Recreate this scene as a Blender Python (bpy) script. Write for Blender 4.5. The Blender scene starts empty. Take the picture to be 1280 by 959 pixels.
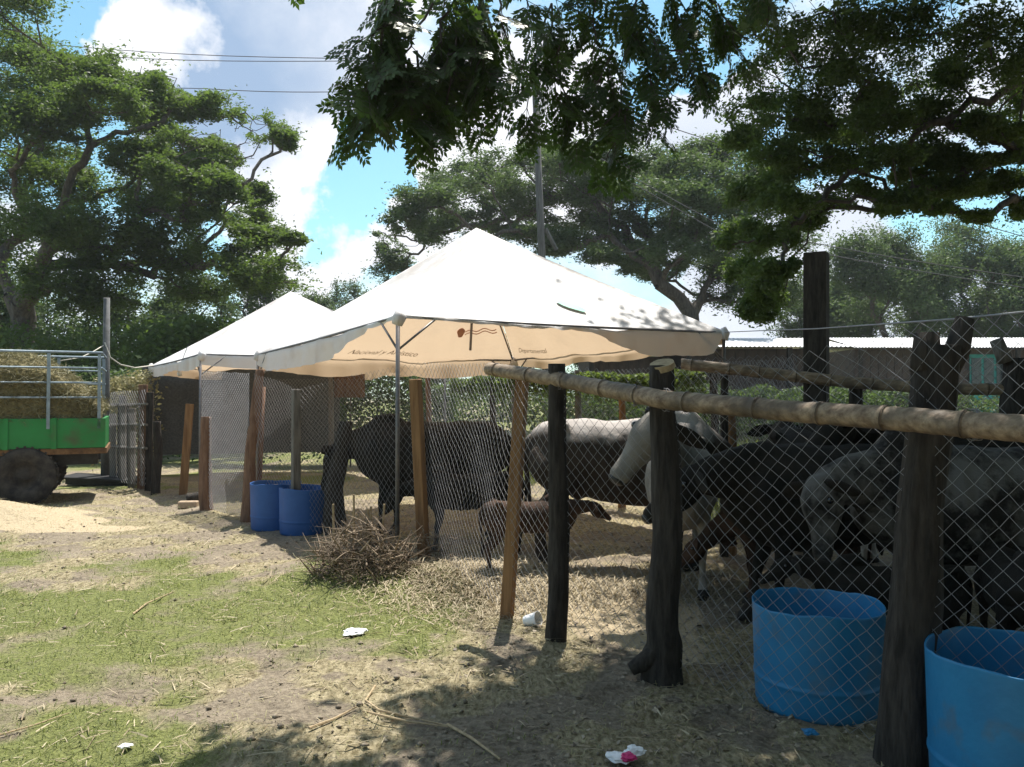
import bpy, bmesh, math, random
import numpy as np
from mathutils import Vector, Matrix, noise
random.seed(7); rng = np.random.default_rng(7)
S = bpy.context.scene
COL = S.collection
CAMH = 1.42
def at(px, py, Y):            # place seen at a photograph position, at distance Y
    return Vector(((px-640)/1000*Y, Y, CAMH+(497-py)/1000*Y))
def gr(px, py):               # the same on the ground
    Y = CAMH/((py-497)/1000); return Vector(((px-640)/1000*Y, Y, 0))

# ---------------------------------------------------------------- camera, sky, sun
cam = bpy.data.cameras.new('camera'); cam.lens = 28.1; cam.sensor_width = 36; cam.clip_end = 2000; cam.clip_start = .05
co = bpy.data.objects.new('camera', cam); COL.objects.link(co)
co.location = (0, 0, CAMH); co.rotation_euler = (math.radians(91.0), 0, 0); S.camera = co
S.view_settings.view_transform = 'Standard'; S.view_settings.look = 'None'; S.view_settings.exposure = 0.98
SUNV = Vector((.085, .42, 1)).normalized()
el = math.asin(SUNV.z); az = math.atan2(SUNV.x, SUNV.y)
sl = bpy.data.lights.new('sun', 'SUN'); sl.energy = 4.6; sl.angle = math.radians(.55); sl.color = (1, .95, .86)
so = bpy.data.objects.new('sun', sl); COL.objects.link(so); so.rotation_euler = SUNV.to_track_quat('Z', 'Y').to_euler()
so.location = (0, 0, 30)
W = bpy.data.worlds.new('World'); S.world = W; W.use_nodes = True
def build_world():
    nt = W.node_tree; N = nt.nodes; L = nt.links; N.clear()
    out = N.new('ShaderNodeOutputWorld'); bg = N.new('ShaderNodeBackground'); bg.inputs[1].default_value = .05
    L.new(bg.outputs[0], out.inputs[0])
    sky = N.new('ShaderNodeTexSky'); sky.sky_type = 'NISHITA'; sky.sun_disc = False
    sky.sun_elevation = el; sky.sun_rotation = az; sky.altitude = 100; sky.air_density = 1.0; sky.dust_density = .6; sky.ozone_density = 2.5
    tc = N.new('ShaderNodeTexCoord')
    def M(op, a, b=None, c=None, clamp=False):
        n = N.new('ShaderNodeMath'); n.operation = op; n.use_clamp = clamp
        for i, v in enumerate((a, b, c)):
            if v is None: continue
            if isinstance(v, (int, float)): n.inputs[i].default_value = v
            else: L.new(v, n.inputs[i])
        return n.outputs[0]
    mp = N.new('ShaderNodeMapping'); mp.inputs['Scale'].default_value = (1, 1, 1.7); L.new(tc.outputs['Generated'], mp.inputs[0])
    n1 = N.new('ShaderNodeTexNoise'); n1.inputs['Scale'].default_value = 3.4; n1.inputs['Detail'].default_value = 9; n1.inputs['Roughness'].default_value = .58
    L.new(mp.outputs[0], n1.inputs['Vector'])
    n2 = N.new('ShaderNodeTexNoise'); n2.inputs['Scale'].default_value = 2.1; n2.inputs['Detail'].default_value = 5
    mp2 = N.new('ShaderNodeMapping'); mp2.inputs['Location'].default_value = (4, 2, 1); L.new(tc.outputs['Generated'], mp2.inputs[0]); L.new(mp2.outputs[0], n2.inputs['Vector'])
    wn = N.new('ShaderNodeTexNoise'); wn.inputs['Scale'].default_value = 7; wn.inputs['Detail'].default_value = 6; wn.inputs['Roughness'].default_value = .6; L.new(tc.outputs['Generated'], wn.inputs['Vector'])
    ws = N.new('ShaderNodeVectorMath'); ws.operation = 'SUBTRACT'; L.new(wn.outputs['Color'], ws.inputs[0]); ws.inputs[1].default_value = (.5, .5, .5)
    wm = N.new('ShaderNodeVectorMath'); wm.operation = 'MULTIPLY_ADD'; L.new(ws.outputs[0], wm.inputs[0]); wm.inputs[1].default_value = (.30, .30, .30); L.new(tc.outputs['Generated'], wm.inputs[2])
    wz = N.new('ShaderNodeVectorMath'); wz.operation = 'NORMALIZE'; L.new(wm.outputs[0], wz.inputs[0])
    dens = n1.outputs[0]
    def blob(px, py, r, s):
        d = Vector(((px-640)/1000, 1, (497-py)/1000)).normalized(); c = math.cos(r/1000)
        v = N.new('ShaderNodeVectorMath'); v.operation = 'DOT_PRODUCT'; v.inputs[1].default_value = d
        L.new(wz.outputs[0], v.inputs[0])
        t = M('DIVIDE', M('SUBTRACT', v.outputs['Value'], c), 1-c, clamp=True)
        return M('MULTIPLY', t, s)
    for b in [(425, 228, 95, -.38), (470, 190, 60, -.2), (80, 60, 110, -.22), (500, 300, 60, .2), (370, 290, 110, .32), (165, 45, 70, .26), (300, 90, 170, .3), (520, 205, 60, .25), (600, 250, 200, .1),
              (700, 130, 110, .12), (880, 160, 70, .3), (830, 60, 60, -.15), (1240, 250, 60, -.15), (1000, 340, 150, .3), (330, 200, 70, .2)]:
        dens = M('ADD', dens, blob(*b))
    cl = N.new('ShaderNodeValToRGB'); L.new(dens, cl.inputs[0])
    cl.color_ramp.elements[0].position = .47; cl.color_ramp.elements[1].position = .60
    # grey undersides of the thick clouds
    g = M('ADD', M('MULTIPLY', M('SUBTRACT', n2.outputs[0], .50), 2.6), blob(310, 95, 190, 1.0))
    g = M('SUBTRACT', g, blob(370, 300, 130, .8)); g = M('SUBTRACT', g, blob(160, 50, 90, 1.6)); g = M('SUBTRACT', g, blob(530, 200, 90, .8))
    g = M('ADD', g, 0, clamp=True)
    cc = N.new('ShaderNodeMix'); cc.data_type = 'RGBA'; L.new(g, cc.inputs[0])
    cc.inputs[6].default_value = (11, 11.2, 11.8, 1); cc.inputs[7].default_value = (4.0, 5.5, 7.8, 1)
    skb = N.new('ShaderNodeMix'); skb.data_type = 'RGBA'; skb.blend_type = 'MULTIPLY'; skb.inputs[0].default_value = 1
    L.new(sky.outputs[0], skb.inputs[6]); skb.inputs[7].default_value = (1.65, 2.2, 1.9, 1)
    mx = N.new('ShaderNodeMix'); mx.data_type = 'RGBA'; L.new(cl.outputs[0], mx.inputs[0]); L.new(skb.outputs[2], mx.inputs[6]); L.new(cc.outputs[2], mx.inputs[7])
    L.new(mx.outputs[2], bg.inputs[0])
build_world()

# ---------------------------------------------------------------- helpers
def tag(o, label=None, cat=None, group=None, kind=None):
    if label: o['label'] = label
    if cat: o['category'] = cat
    if group: o['group'] = group
    if kind: o['kind'] = kind
    return o
def empty(name, loc, rz=0):
    o = bpy.data.objects.new(name, None); COL.objects.link(o); o.location = loc; o.rotation_euler = (0, 0, rz); o.empty_display_size = .2; return o
def link(name, me, m=None, parent=None, smooth=False):
    if m is not None and not me.materials: me.materials.append(m)
    o = bpy.data.objects.new(name, me); COL.objects.link(o)
    if parent is not None:
        o.parent = parent
    if smooth: me.shade_smooth()
    return o
def wparent(o, parent):       # child built in world space under an Empty placed elsewhere
    o.parent = parent
    o.matrix_parent_inverse = (Matrix.Translation(parent.location) @ parent.rotation_euler.to_matrix().to_4x4()).inverted()
    return o
def npmesh(name, V, F, attrs=None, uvs=None):
    V = np.asarray(V, np.float32); F = np.asarray(F, np.int32); k = F.shape[1]
    me = bpy.data.meshes.new(name); me.vertices.add(len(V)); me.vertices.foreach_set('co', V.ravel())
    me.loops.add(F.size); me.loops.foreach_set('vertex_index', F.ravel())
    me.polygons.add(len(F)); me.polygons.foreach_set('loop_start', np.arange(0, F.size, k, dtype=np.int32))
    for nm, a in (attrs or {}).items():
        a = np.asarray(a, np.float32)
        if a.ndim == 1:
            at_ = me.attributes.new(nm, 'FLOAT', 'POINT'); at_.data.foreach_set('value', a)
        else:
            at_ = me.attributes.new(nm, 'FLOAT_COLOR', 'POINT'); at_.data.foreach_set('color', a.ravel())
    me.update(calc_edges=True); me.validate(); return me
class MB:
    def __init__(s): s.bm = bmesh.new()
    def box(s, lo, hi, M=None, bev=0):
        vs = [s.bm.verts.new((x, y, z)) for x in (lo[0], hi[0]) for y in (lo[1], hi[1]) for z in (lo[2], hi[2])]
        if M is not None:
            for v in vs: v.co = M @ v.co
        fs = [s.bm.faces.new([vs[i] for i in q]) for q in ((0,1,3,2),(4,6,7,5),(0,4,5,1),(2,3,7,6),(0,2,6,4),(1,5,7,3))]
        if bev:
            es = list({e for f in fs for e in f.edges}); bmesh.ops.bevel(s.bm, geom=es, offset=bev, segments=1, affect='EDGES')
        return s
    def tube(s, pts, r, n=8, cap=True, jit=0, el_=None):
        pts = [Vector(p) for p in pts]; rr = r if hasattr(r, '__len__') else [r]*len(pts)
        rings = []; prev = None
        for i, p in enumerate(pts):
            t = (pts[min(i+1, len(pts)-1)]-pts[max(i-1, 0)]).normalized()
            if prev is None:
                u = t.orthogonal().normalized()
                if abs(t.z) < .9: u = t.cross(Vector((0, 0, 1))).normalized()
            else: u = (prev-t*prev.dot(t)).normalized()
            prev = u; w = t.cross(u); ring = []
            for k in range(n):
                a = 2*math.pi*k/n; rad = rr[i]*(1+(random.uniform(-jit, jit) if jit else 0))
                ring.append(s.bm.verts.new(p+(u*math.cos(a)+w*math.sin(a))*rad))
            rings.append(ring)
        for a, b in zip(rings, rings[1:]):
            for k in range(n): s.bm.faces.new((a[k], a[(k+1) % n], b[(k+1) % n], b[k]))
        if cap and n > 2: s.bm.faces.new(rings[0][::-1]); s.bm.faces.new(rings[-1])
        return s
    def lathe(s, prof, n=32, c=(0, 0, 0)):
        rings = [[s.bm.verts.new((c[0]+r*math.cos(2*math.pi*k/n), c[1]+r*math.sin(2*math.pi*k/n), c[2]+z)) for k in range(n)] for r, z in prof]
        for a, b in zip(rings, rings[1:]):
            for k in range(n): s.bm.faces.new((a[k], a[(k+1) % n], b[(k+1) % n], b[k]))
        return s
    def mesh(s, name, smooth=False):
        bmesh.ops.recalc_face_normals(s.bm, faces=s.bm.faces)
        me = bpy.data.meshes.new(name); s.bm.to_mesh(me); s.bm.free()
        if smooth: me.shade_smooth()
        return me
    def build(s, name, m=None, parent=None, smooth=False):
        return link(name, s.mesh(name, smooth), m, parent)

# ---------------------------------------------------------------- materials
def mat(name, col, rough=.8, col2=None, scale=8, detail=6, bump=0, bscale=None, metal=0, stretch=None, contrast=(.35, .65), spec=.3, coord='Object', col3=None, scale3=1.5, c3=(.5, .65)):
    m = bpy.data.materials.new(name); m.use_nodes = True; nt = m.node_tree; N = nt.nodes; L = nt.links
    b = N['Principled BSDF']; b.inputs['Roughness'].default_value = rough; b.inputs['Metallic'].default_value = metal; b.inputs['Specular IOR Level'].default_value = spec
    b.inputs['Base Color'].default_value = (*col, 1)
    tc = N.new('ShaderNodeTexCoord'); mp = N.new('ShaderNodeMapping'); L.new(tc.outputs[coord], mp.inputs[0])
    if stretch: mp.inputs['Scale'].default_value = stretch
    src = None
    if col2:
        n = N.new('ShaderNodeTexNoise'); n.inputs['Scale'].default_value = scale; n.inputs['Detail'].default_value = detail; n.inputs['Roughness'].default_value = .65
        L.new(mp.outputs[0], n.inputs['Vector'])
        r = N.new('ShaderNodeValToRGB'); r.color_ramp.elements[0].position = contrast[0]; r.color_ramp.elements[1].position = contrast[1]
        r.color_ramp.elements[0].color = (*col, 1); r.color_ramp.elements[1].color = (*col2, 1)
        L.new(n.outputs[0], r.inputs[0]); src = r.outputs[0]
        if col3:
            n3 = N.new('ShaderNodeTexNoise'); n3.inputs['Scale'].default_value = scale3; n3.inputs['Detail'].default_value = 5
            L.new(tc.outputs[coord], n3.inputs['Vector'])
            r3 = N.new('ShaderNodeValToRGB'); r3.color_ramp.elements[0].position = c3[0]; r3.color_ramp.elements[1].position = c3[1]; L.new(n3.outputs[0], r3.inputs[0])
            mx = N.new('ShaderNodeMix'); mx.data_type = 'RGBA'; L.new(r3.outputs[0], mx.inputs[0]); L.new(src, mx.inputs[6]); mx.inputs[7].default_value = (*col3, 1); src = mx.outputs[2]
        L.new(src, b.inputs['Base Color'])
    if bump:
        n = N.new('ShaderNodeTexNoise'); n.inputs['Scale'].default_value = bscale or scale*2; n.inputs['Detail'].default_value = 6; L.new(mp.outputs[0], n.inputs['Vector'])
        bp = N.new('ShaderNodeBump'); bp.inputs['Strength'].default_value = 1; bp.inputs['Distance'].default_value = bump; L.new(n.outputs[0], bp.inputs['Height']); L.new(bp.outputs[0], b.inputs['Normal'])
    return m
def leafmat(name, dark, light, trans, tfac=.4, rough=.6):
    m = bpy.data.materials.new(name); m.use_nodes = True; nt = m.node_tree; N = nt.nodes; L = nt.links
    b = N['Principled BSDF']; b.inputs['Roughness'].default_value = rough; b.inputs['Specular IOR Level'].default_value = .3
    a = N.new('ShaderNodeAttribute'); a.attribute_name = 'rnd'
    r = N.new('ShaderNodeMix'); r.data_type = 'RGBA'; L.new(a.outputs['Fac'], r.inputs[0]); r.inputs[6].default_value = (*dark, 1); r.inputs[7].default_value = (*light, 1)
    L.new(r.outputs[2], b.inputs['Base Color'])
    t = N.new('ShaderNodeBsdfTranslucent'); r2 = N.new('ShaderNodeMix'); r2.data_type = 'RGBA'; L.new(a.outputs['Fac'], r2.inputs[0])
    r2.inputs[6].default_value = (*[c*.6 for c in trans], 1); r2.inputs[7].default_value = (*trans, 1); L.new(r2.outputs[2], t.inputs[0])
    mx = N.new('ShaderNodeMixShader'); mx.inputs[0].default_value = tfac; L.new(b.outputs[0], mx.inputs[1]); L.new(t.outputs[0], mx.inputs[2])
    L.new(mx.outputs[0], N['Material Output'].inputs[0]); return m
M = {}
M['bark'] = mat('bark', (.05, .042, .036), .9, (.13, .11, .095), 14, bump=.02, stretch=(1, 1, .25))
M['leaf'] = leafmat('rain_tree_leaf', (.035, .06, .025), (.10, .145, .045), (.16, .25, .04), .42)
M['leaf_far'] = leafmat('far_leaf', (.04, .068, .032), (.09, .135, .055), (.13, .2, .05), .4)
M['leaf_near'] = leafmat('near_leaf', (.03, .055, .02), (.07, .11, .03), (.11, .2, .025), .4, .45)
M['vine'] = leafmat('vine_leaf', (.06, .1, .03), (.14, .19, .05), (.2, .28, .05), .4)
M['canvas'] = None
M['post_dark'] = mat('dark_wood', (.017, .014, .012), .9, (.058, .048, .041), 30, bump=.012, stretch=(1, 1, .18))
M['post_grey'] = mat('grey_wood', (.10, .09, .08), .9, (.2, .18, .16), 30, bump=.01, stretch=(1, 1, .15))
M['post_red'] = mat('red_wood', (.13, .07, .045), .9, (.24, .14, .09), 30, bump=.01, stretch=(1, 1, .15))
M['timber'] = mat('sawn_timber', (.16, .08, .035), .75, (.30, .165, .075), 26, bump=.004, stretch=(1, 1, .08))
M['cutwood'] = mat('cut_wood', (.45, .35, .22), .8, (.3, .22, .13), 40)
M['bamboo'] = mat('dry_bamboo', (.13, .085, .055), .6, (.36, .27, .185), 30, bump=.004, stretch=(.06, 1, 1), col3=(.10, .075, .055), scale3=7, c3=(.48, .66))
M['node'] = mat('bamboo_node', (.05, .035, .025), .8, (.12, .085, .06), 30)
M['wire'] = mat('galvanised_wire', (.30, .30, .32), .5, metal=.5, spec=.5)
M['wire_old'] = mat('dull_wire', (.2, .19, .2), .6, metal=.3)
M['steel'] = mat('painted_steel', (.14, .14, .16), .5, (.22, .2, .19), 20, metal=.4)
M['blue'] = mat('blue_plastic', (.008, .16, .36), .45, (.014, .20, .42), 5, bump=.002, bscale=30, spec=.5, col3=(.10, .13, .15), scale3=9, c3=(.56, .85))
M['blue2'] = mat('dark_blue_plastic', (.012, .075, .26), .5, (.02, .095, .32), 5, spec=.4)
M['green'] = mat('green_paint', (.008, .17, .035), .5, (.012, .21, .05), 3, col3=(.07, .07, .035), scale3=4, c3=(.56, .82), spec=.5)
M['rust'] = mat('rusty_steel', (.09, .045, .02), .8, (.2, .11, .05), 12)
M['rail_blue'] = mat('blue_grey_steel', (.30, .38, .44), .5, (.2, .25, .3), 12, metal=.2)
M['rubber'] = mat('rubber', (.022, .02, .019), .85, (.07, .06, .05), 9)
M['black'] = mat('black_sheet', (.02, .02, .022), .5, (.04, .04, .045), 10)
M['hay'] = mat('hay', (.09, .075, .03), .95, (.22, .185, .09), 20, bump=.04, bscale=25)
M['hay_straw'] = leafmat('hay_straw', (.1, .085, .035), (.32, .29, .16), (.2, .18, .07), .15)
M['straw'] = leafmat('straw', (.2, .15, .09), (.55, .47, .33), (.4, .34, .18), .15, .7)
M['grass'] = leafmat('grass', (.10, .12, .035), (.21, .24, .08), (.24, .29, .07), .35)
M['drygrass'] = leafmat('dry_grass', (.19, .17, .08), (.42, .38, .21), (.36, .33, .15), .3)
M['twig'] = mat('dry_twig', (.10, .078, .06), .9, (.34, .26, .185), 6)
M['concrete'] = mat('concrete', (.09, .09, .09), .9, (.15, .15, .15), 9, bump=.004)
M['zinc'] = mat('zinc_roof', (.74, .75, .78), .45, (.6, .6, .62), 3, metal=0)
M['plank'] = mat('brown_plank', (.06, .045, .042), .9, (.11, .08, .07), 12, stretch=(1, 1, .2))
M['turq'] = mat('turquoise_paint', (.03, .22, .22), .6, (.04, .28, .27), 5)
M['glass'] = mat('dark_glass', (.02, .03, .035), .15, spec=.6)
M['white'] = mat('white_plastic', (.8, .8, .82), .4, (.7, .7, .72), 10)
M['pink'] = mat('magenta_plastic', (.5, .02, .13), .4, (.6, .05, .2), 10)
M['rope'] = mat('pale_rope', (.5, .47, .4), .9)
M['red_print'] = mat('red_print', (.60, .28, .18), .7)
M['text_print'] = mat('text_print', (.27, .19, .13), .8)
M['green_print'] = mat('green_print', (.32, .62, .5), .7)
M['cable'] = mat('black_cable', (.05, .05, .055), .7)
M['brick'] = mat('brick', (.3, .22, .15), .9, (.42, .33, .24), 20)
M['shade'] = mat('grey_shade_cloth', (.05, .055, .06), .95, (.09, .095, .1), 30)
M['brown_cloth'] = mat('brown_cloth', (.13, .075, .05), .9, (.18, .11, .075), 8)
M['wood_pole'] = mat('pole_wood', (.07, .068, .065), .9, (.13, .125, .12), 20, stretch=(1, 1, .1))

def canvas_mat(name):
    m = bpy.data.materials.new(name); m.use_nodes = True; nt = m.node_tree; N = nt.nodes; L = nt.links
    b = N['Principled BSDF']; b.inputs['Roughness'].default_value = .6
    g = N.new('ShaderNodeNewGeometry'); mx = N.new('ShaderNodeMix'); mx.data_type = 'RGBA'; L.new(g.outputs['Backfacing'], mx.inputs[0])
    mx.inputs[6].default_value = (.82, .82, .84, 1); mx.inputs[7].default_value = (.60, .47, .33, 1)
    tc = N.new('ShaderNodeTexCoord'); n = N.new('ShaderNodeTexNoise'); n.inputs['Scale'].default_value = 2.2; n.inputs['Detail'].default_value = 6; L.new(tc.outputs['Object'], n.inputs['Vector'])
    r = N.new('ShaderNodeValToRGB'); r.color_ramp.elements[0].position = .3; r.color_ramp.elements[1].position = .5; r.color_ramp.elements[0].color = (.8, .76, .72, 1); r.color_ramp.elements[1].color = (1, 1, 1, 1); L.new(n.outputs[0], r.inputs[0])
    m2 = N.new('ShaderNodeMix'); m2.data_type = 'RGBA'; m2.blend_type = 'MULTIPLY'; m2.inputs[0].default_value = 1; L.new(mx.outputs[2], m2.inputs[6]); L.new(r.outputs[0], m2.inputs[7])
    L.new(m2.outputs[2], b.inputs['Base Color'])
    t = N.new('ShaderNodeBsdfTranslucent'); t.inputs[0].default_value = (.74, .56, .39, 1)
    ms = N.new('ShaderNodeMixShader'); ms.inputs[0].default_value = .32; L.new(b.outputs[0], ms.inputs[1]); L.new(t.outputs[0], ms.inputs[2]); L.new(ms.outputs[0], N['Material Output'].inputs[0])
    w = N.new('ShaderNodeTexNoise'); w.inputs['Scale'].default_value = 5; w.inputs['Detail'].default_value = 3; L.new(tc.outputs['Object'], w.inputs['Vector'])
    bp = N.new('ShaderNodeBump'); bp.inputs['Distance'].default_value = .03; bp.inputs['Strength'].default_value = .6; L.new(w.outputs[0], bp.inputs['Height']); L.new(bp.outputs[0], b.inputs['Normal'])
    return m
M['canvas'] = canvas_mat('canvas')

# ---------------------------------------------------------------- value noise (numpy)
_lat = rng.random((256, 256)).astype(np.float32)
def vn(x, y):
    xi = np.floor(x).astype(int); yi = np.floor(y).astype(int); fx = x-xi; fy = y-yi
    fx = fx*fx*(3-2*fx); fy = fy*fy*(3-2*fy)
    a = _lat[xi & 255, yi & 255]; b = _lat[(xi+1) & 255, yi & 255]; c = _lat[xi & 255, (yi+1) & 255]; d = _lat[(xi+1) & 255, (yi+1) & 255]
    return (a*(1-fx)+b*fx)*(1-fy)+(c*(1-fx)+d*fx)*fy
def fbm(x, y, o=5):
    s = 0; a = .5
    for i in range(o): s = s+a*vn(x*2**i+17*i, y*2**i+31*i); a *= .5
    return s/(1-.5**o)
def sm(x, a, b): t = np.clip((x-a)/(b-a), 0, 1); return t*t*(3-2*t)
def gz(x, y):                 # ground height
    x = np.asarray(x, float); y = np.asarray(y, float)
    z = (fbm(x*1.1+5, y*1.1+3, 4)-.5)*.07
    z = z + .30*np.exp(-(((x+6.5)/1.15)**2+((y-9.1)/.7)**2))*(.85+.3*fbm(x*4, y*4, 3))      # pale sawdust heap
    z = z + .10*np.exp(-(((x+1.0)/.9)**2+((y-6.3)/.5)**2)) + .05*np.exp(-(((x-.0)/.8)**2+((y-6.0)/.45)**2))
    return z*sm(60-y, 0, 30)
def gz1(x, y): return float(gz(np.array([x]), np.array([y]))[0])
def masks(x, y):
    wx = x+.5*(fbm(x*.9+9, y*.9, 3)-.5)*2; wy = y+.5*(fbm(x*.9, y*.9+40, 3)-.5)*2
    n = fbm(x*1.3+50, y*1.3+20, 5); n2 = fbm(x*3.3+10, y*3.3+90, 4)
    saw = np.exp(-(((wx+6.3)/1.6)**2+((wy-8.9)/1.05)**2)**1.4)
    saw = np.maximum(saw, .95*np.exp(-(((wx+4.8)/1.1)**2+((wy-8.8)/.42)**2)**1.5)); saw = np.maximum(saw, .9*np.exp(-(((wx-.75)/.55)**2+((wy-5.0)/.75)**2)**1.5))
    saw = sm(saw+(n-.5)*.5, .35, .6)
    grass = sm(n+.24*np.exp(-(((x+2.6)/2.2)**2+((y-5.2)/2.3)**2))+.1*sm(y, 14, 18)-.28*np.exp(-(((x+.9)/.9)**2+((y-3.9)/.5)**2))-.3*sm(x, -.5, .1)*sm(14-y, 0, 2)
               -.3*np.exp(-(((x+1.9)/.35)**2+((y-6.8)/.9)**2)), .40, .74)
    grass = (grass*.55+.45*grass*sm(n2, .35, .6))*(1-saw)*(1-.9*sm(y, 7.6, 8.3)*sm(13-y, 0, 1))
    straw = sm(n2+.25*np.exp(-(((x+.15)/1.0)**2+((y-6.0)/.9)**2))+.15*np.exp(-(((x+.9)/1.2)**2+((y-5.4)/.6)**2)), .42, .62)*(1-saw)
    return grass, straw, saw

def build_ground():
    def axis(lo, hi, step, far, g=1.35):
        c = list(np.arange(lo, hi+1e-6, step)); a = []; s = step; v = lo
        while v > -far: s *= g; v -= s; a.append(v)
        b = []; s = step; v = hi
        while v < far: s *= g; v += s; b.append(v)
        return np.array(a[::-1]+c+b)
    xs = axis(-7.5, 5, .045, 700); ys = axis(2.2, 13, .045, 900)
    X, Y = np.meshgrid(xs, ys); Z = gz(X, Y)
    gr_, st, sw = masks(X, Y)
    Z = Z+(fbm(X*9, Y*9, 3)-.5)*.018*(np.abs(X) < 8)*(Y < 14)
    Z = Z-.022*sm(fbm(X*4.5+70, Y*4.5+11, 2), .60, .72)*(np.abs(X) < 8)*(Y < 14)*(1-sw)
    nx, ny = len(xs), len(ys); V = np.stack([X.ravel(), Y.ravel(), Z.ravel()], 1)
    i = np.arange(nx*ny).reshape(ny, nx); F = np.stack([i[:-1, :-1].ravel(), i[:-1, 1:].ravel(), i[1:, 1:].ravel(), i[1:, :-1].ravel()], 1)
    me = npmesh('ground', V, F, {'mask': np.stack([gr_.ravel(), st.ravel(), sw.ravel(), np.ones(nx*ny)], 1)}); me.shade_smooth()
    m = bpy.data.materials.new('ground'); m.use_nodes = True; nt = m.node_tree; N = nt.nodes; L = nt.links; b = N['Principled BSDF']; b.inputs['Roughness'].default_value = .95; b.inputs['Specular IOR Level'].default_value = .15
    tc = N.new('ShaderNodeTexCoord'); a = N.new('ShaderNodeAttribute'); a.attribute_name = 'mask'; sp = N.new('ShaderNodeSeparateColor'); L.new(a.outputs['Color'], sp.inputs[0])
    def nz(sc, de=6, st=None, ro=.65):
        n = N.new('ShaderNodeTexNoise'); n.inputs['Scale'].default_value = sc; n.inputs['Detail'].default_value = de; n.inputs['Roughness'].default_value = ro
        if st:
            mp = N.new('ShaderNodeMapping'); mp.inputs['Scale'].default_value = st; L.new(tc.outputs['Object'], mp.inputs[0]); L.new(mp.outputs[0], n.inputs['Vector'])
        else: L.new(tc.outputs['Object'], n.inputs['Vector'])
        return n.outputs[0]
    def ramp(f, c0, c1, a_=.35, b_=.65):
        r = N.new('ShaderNodeValToRGB'); r.color_ramp.elements[0].position = a_; r.color_ramp.elements[1].position = b_; r.color_ramp.elements[0].color = (*c0, 1); r.color_ramp.elements[1].color = (*c1, 1); L.new(f, r.inputs[0]); return r.outputs[0]
    def mix(f, x, y):
        q = N.new('ShaderNodeMix'); q.data_type = 'RGBA'; L.new(f, q.inputs[0]); L.new(x, q.inputs[6]); L.new(y, q.inputs[7]); return q.outputs[2]
    def fac(f, n, lo=.3, hi=.6):  # mask broken up by noise
        s = N.new('ShaderNodeMath'); s.operation = 'ADD'; L.new(f, s.inputs[0]); L.new(n, s.inputs[1])
        r = N.new('ShaderNodeMapRange'); r.inputs[1].default_value = lo+.5; r.inputs[2].default_value = hi+.5; r.clamp = True; L.new(s.outputs[0], r.inputs[0]); return r.outputs[0]
    f1 = nz(28); f2 = nz(70, 5); f3 = nz(6); f4 = nz(45, 4, (1, .35, 1)); f5 = nz(1.7)
    dirt = ramp(f1, (.13, .105, .078), (.31, .26, .195)); dirt = mix(ramp(f5, (0, 0, 0), (1, 1, 1), .45, .65), dirt, ramp(f2, (.18, .145, .105), (.38, .32, .245)))
    stw = ramp(f4, (.17, .14, .08), (.42, .36, .235), .36, .64); grs = ramp(f2, (.09, .10, .035), (.26, .28, .10), .35, .68); sw_ = ramp(f2, (.36, .28, .18), (.55, .46, .32), .3, .7)
    c = mix(fac(sp.outputs[1], f1, .15, .6), dirt, stw); c = mix(fac(sp.outputs[0], f3, .2, .6), c, grs); c = mix(fac(sp.outputs[2], f1, .3, .6), c, sw_)
    L.new(c, b.inputs['Base Color'])
    bp = N.new('ShaderNodeBump'); bp.inputs['Distance'].default_value = .025; L.new(f1, bp.inputs['Height'])
    bp2 = N.new('ShaderNodeBump'); bp2.inputs['Distance'].default_value = .012; L.new(f2, bp2.inputs['Height']); L.new(bp.outputs[0], bp2.inputs['Normal']); L.new(bp2.outputs[0], b.inputs['Normal'])
    o = link('ground', me, m); tag(o, kind='structure')
build_ground()

# ---------------------------------------------------------------- foliage
def leafmesh(name, C, Lg, Wd, flat=.6, droop=0, seed=0, tri=False):
    r = np.random.default_rng(seed+11); n = len(C); C = np.asarray(C, np.float64)
    a = r.normal(size=(n, 3)); a[:, 2] *= (1-flat); a[:, 2] -= droop; a /= np.linalg.norm(a, axis=1)[:, None]
    b = r.normal(size=(n, 3)); b[:, 2] *= (1-flat)*.8; b -= a*(a*b).sum(1)[:, None]; b /= np.linalg.norm(b, axis=1)[:, None]
    s = r.uniform(.6, 1.3, n)[:, None]; l = a*Lg*s*.5; w = b*Wd*s*.5
    V = np.stack([C-l, C+w-l*.1, C+l, C-w-l*.1], 1).reshape(-1, 3); F = np.arange(4*n).reshape(n, 4)
    if tri: V = np.stack([C-l, C+l*.7+w, C+l*.7-w], 1).reshape(-1, 3); F = np.arange(3*n).reshape(n, 3)
    base = r.random(n)*.5+.5*vn(C[:, 0]*1.5+C[:, 2]*.9+100, C[:, 1]*1.5+C[:, 2]*1.3+100)
    return npmesh(name, V, F, {'rnd': np.repeat(base, 3 if tri else 4)})
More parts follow.
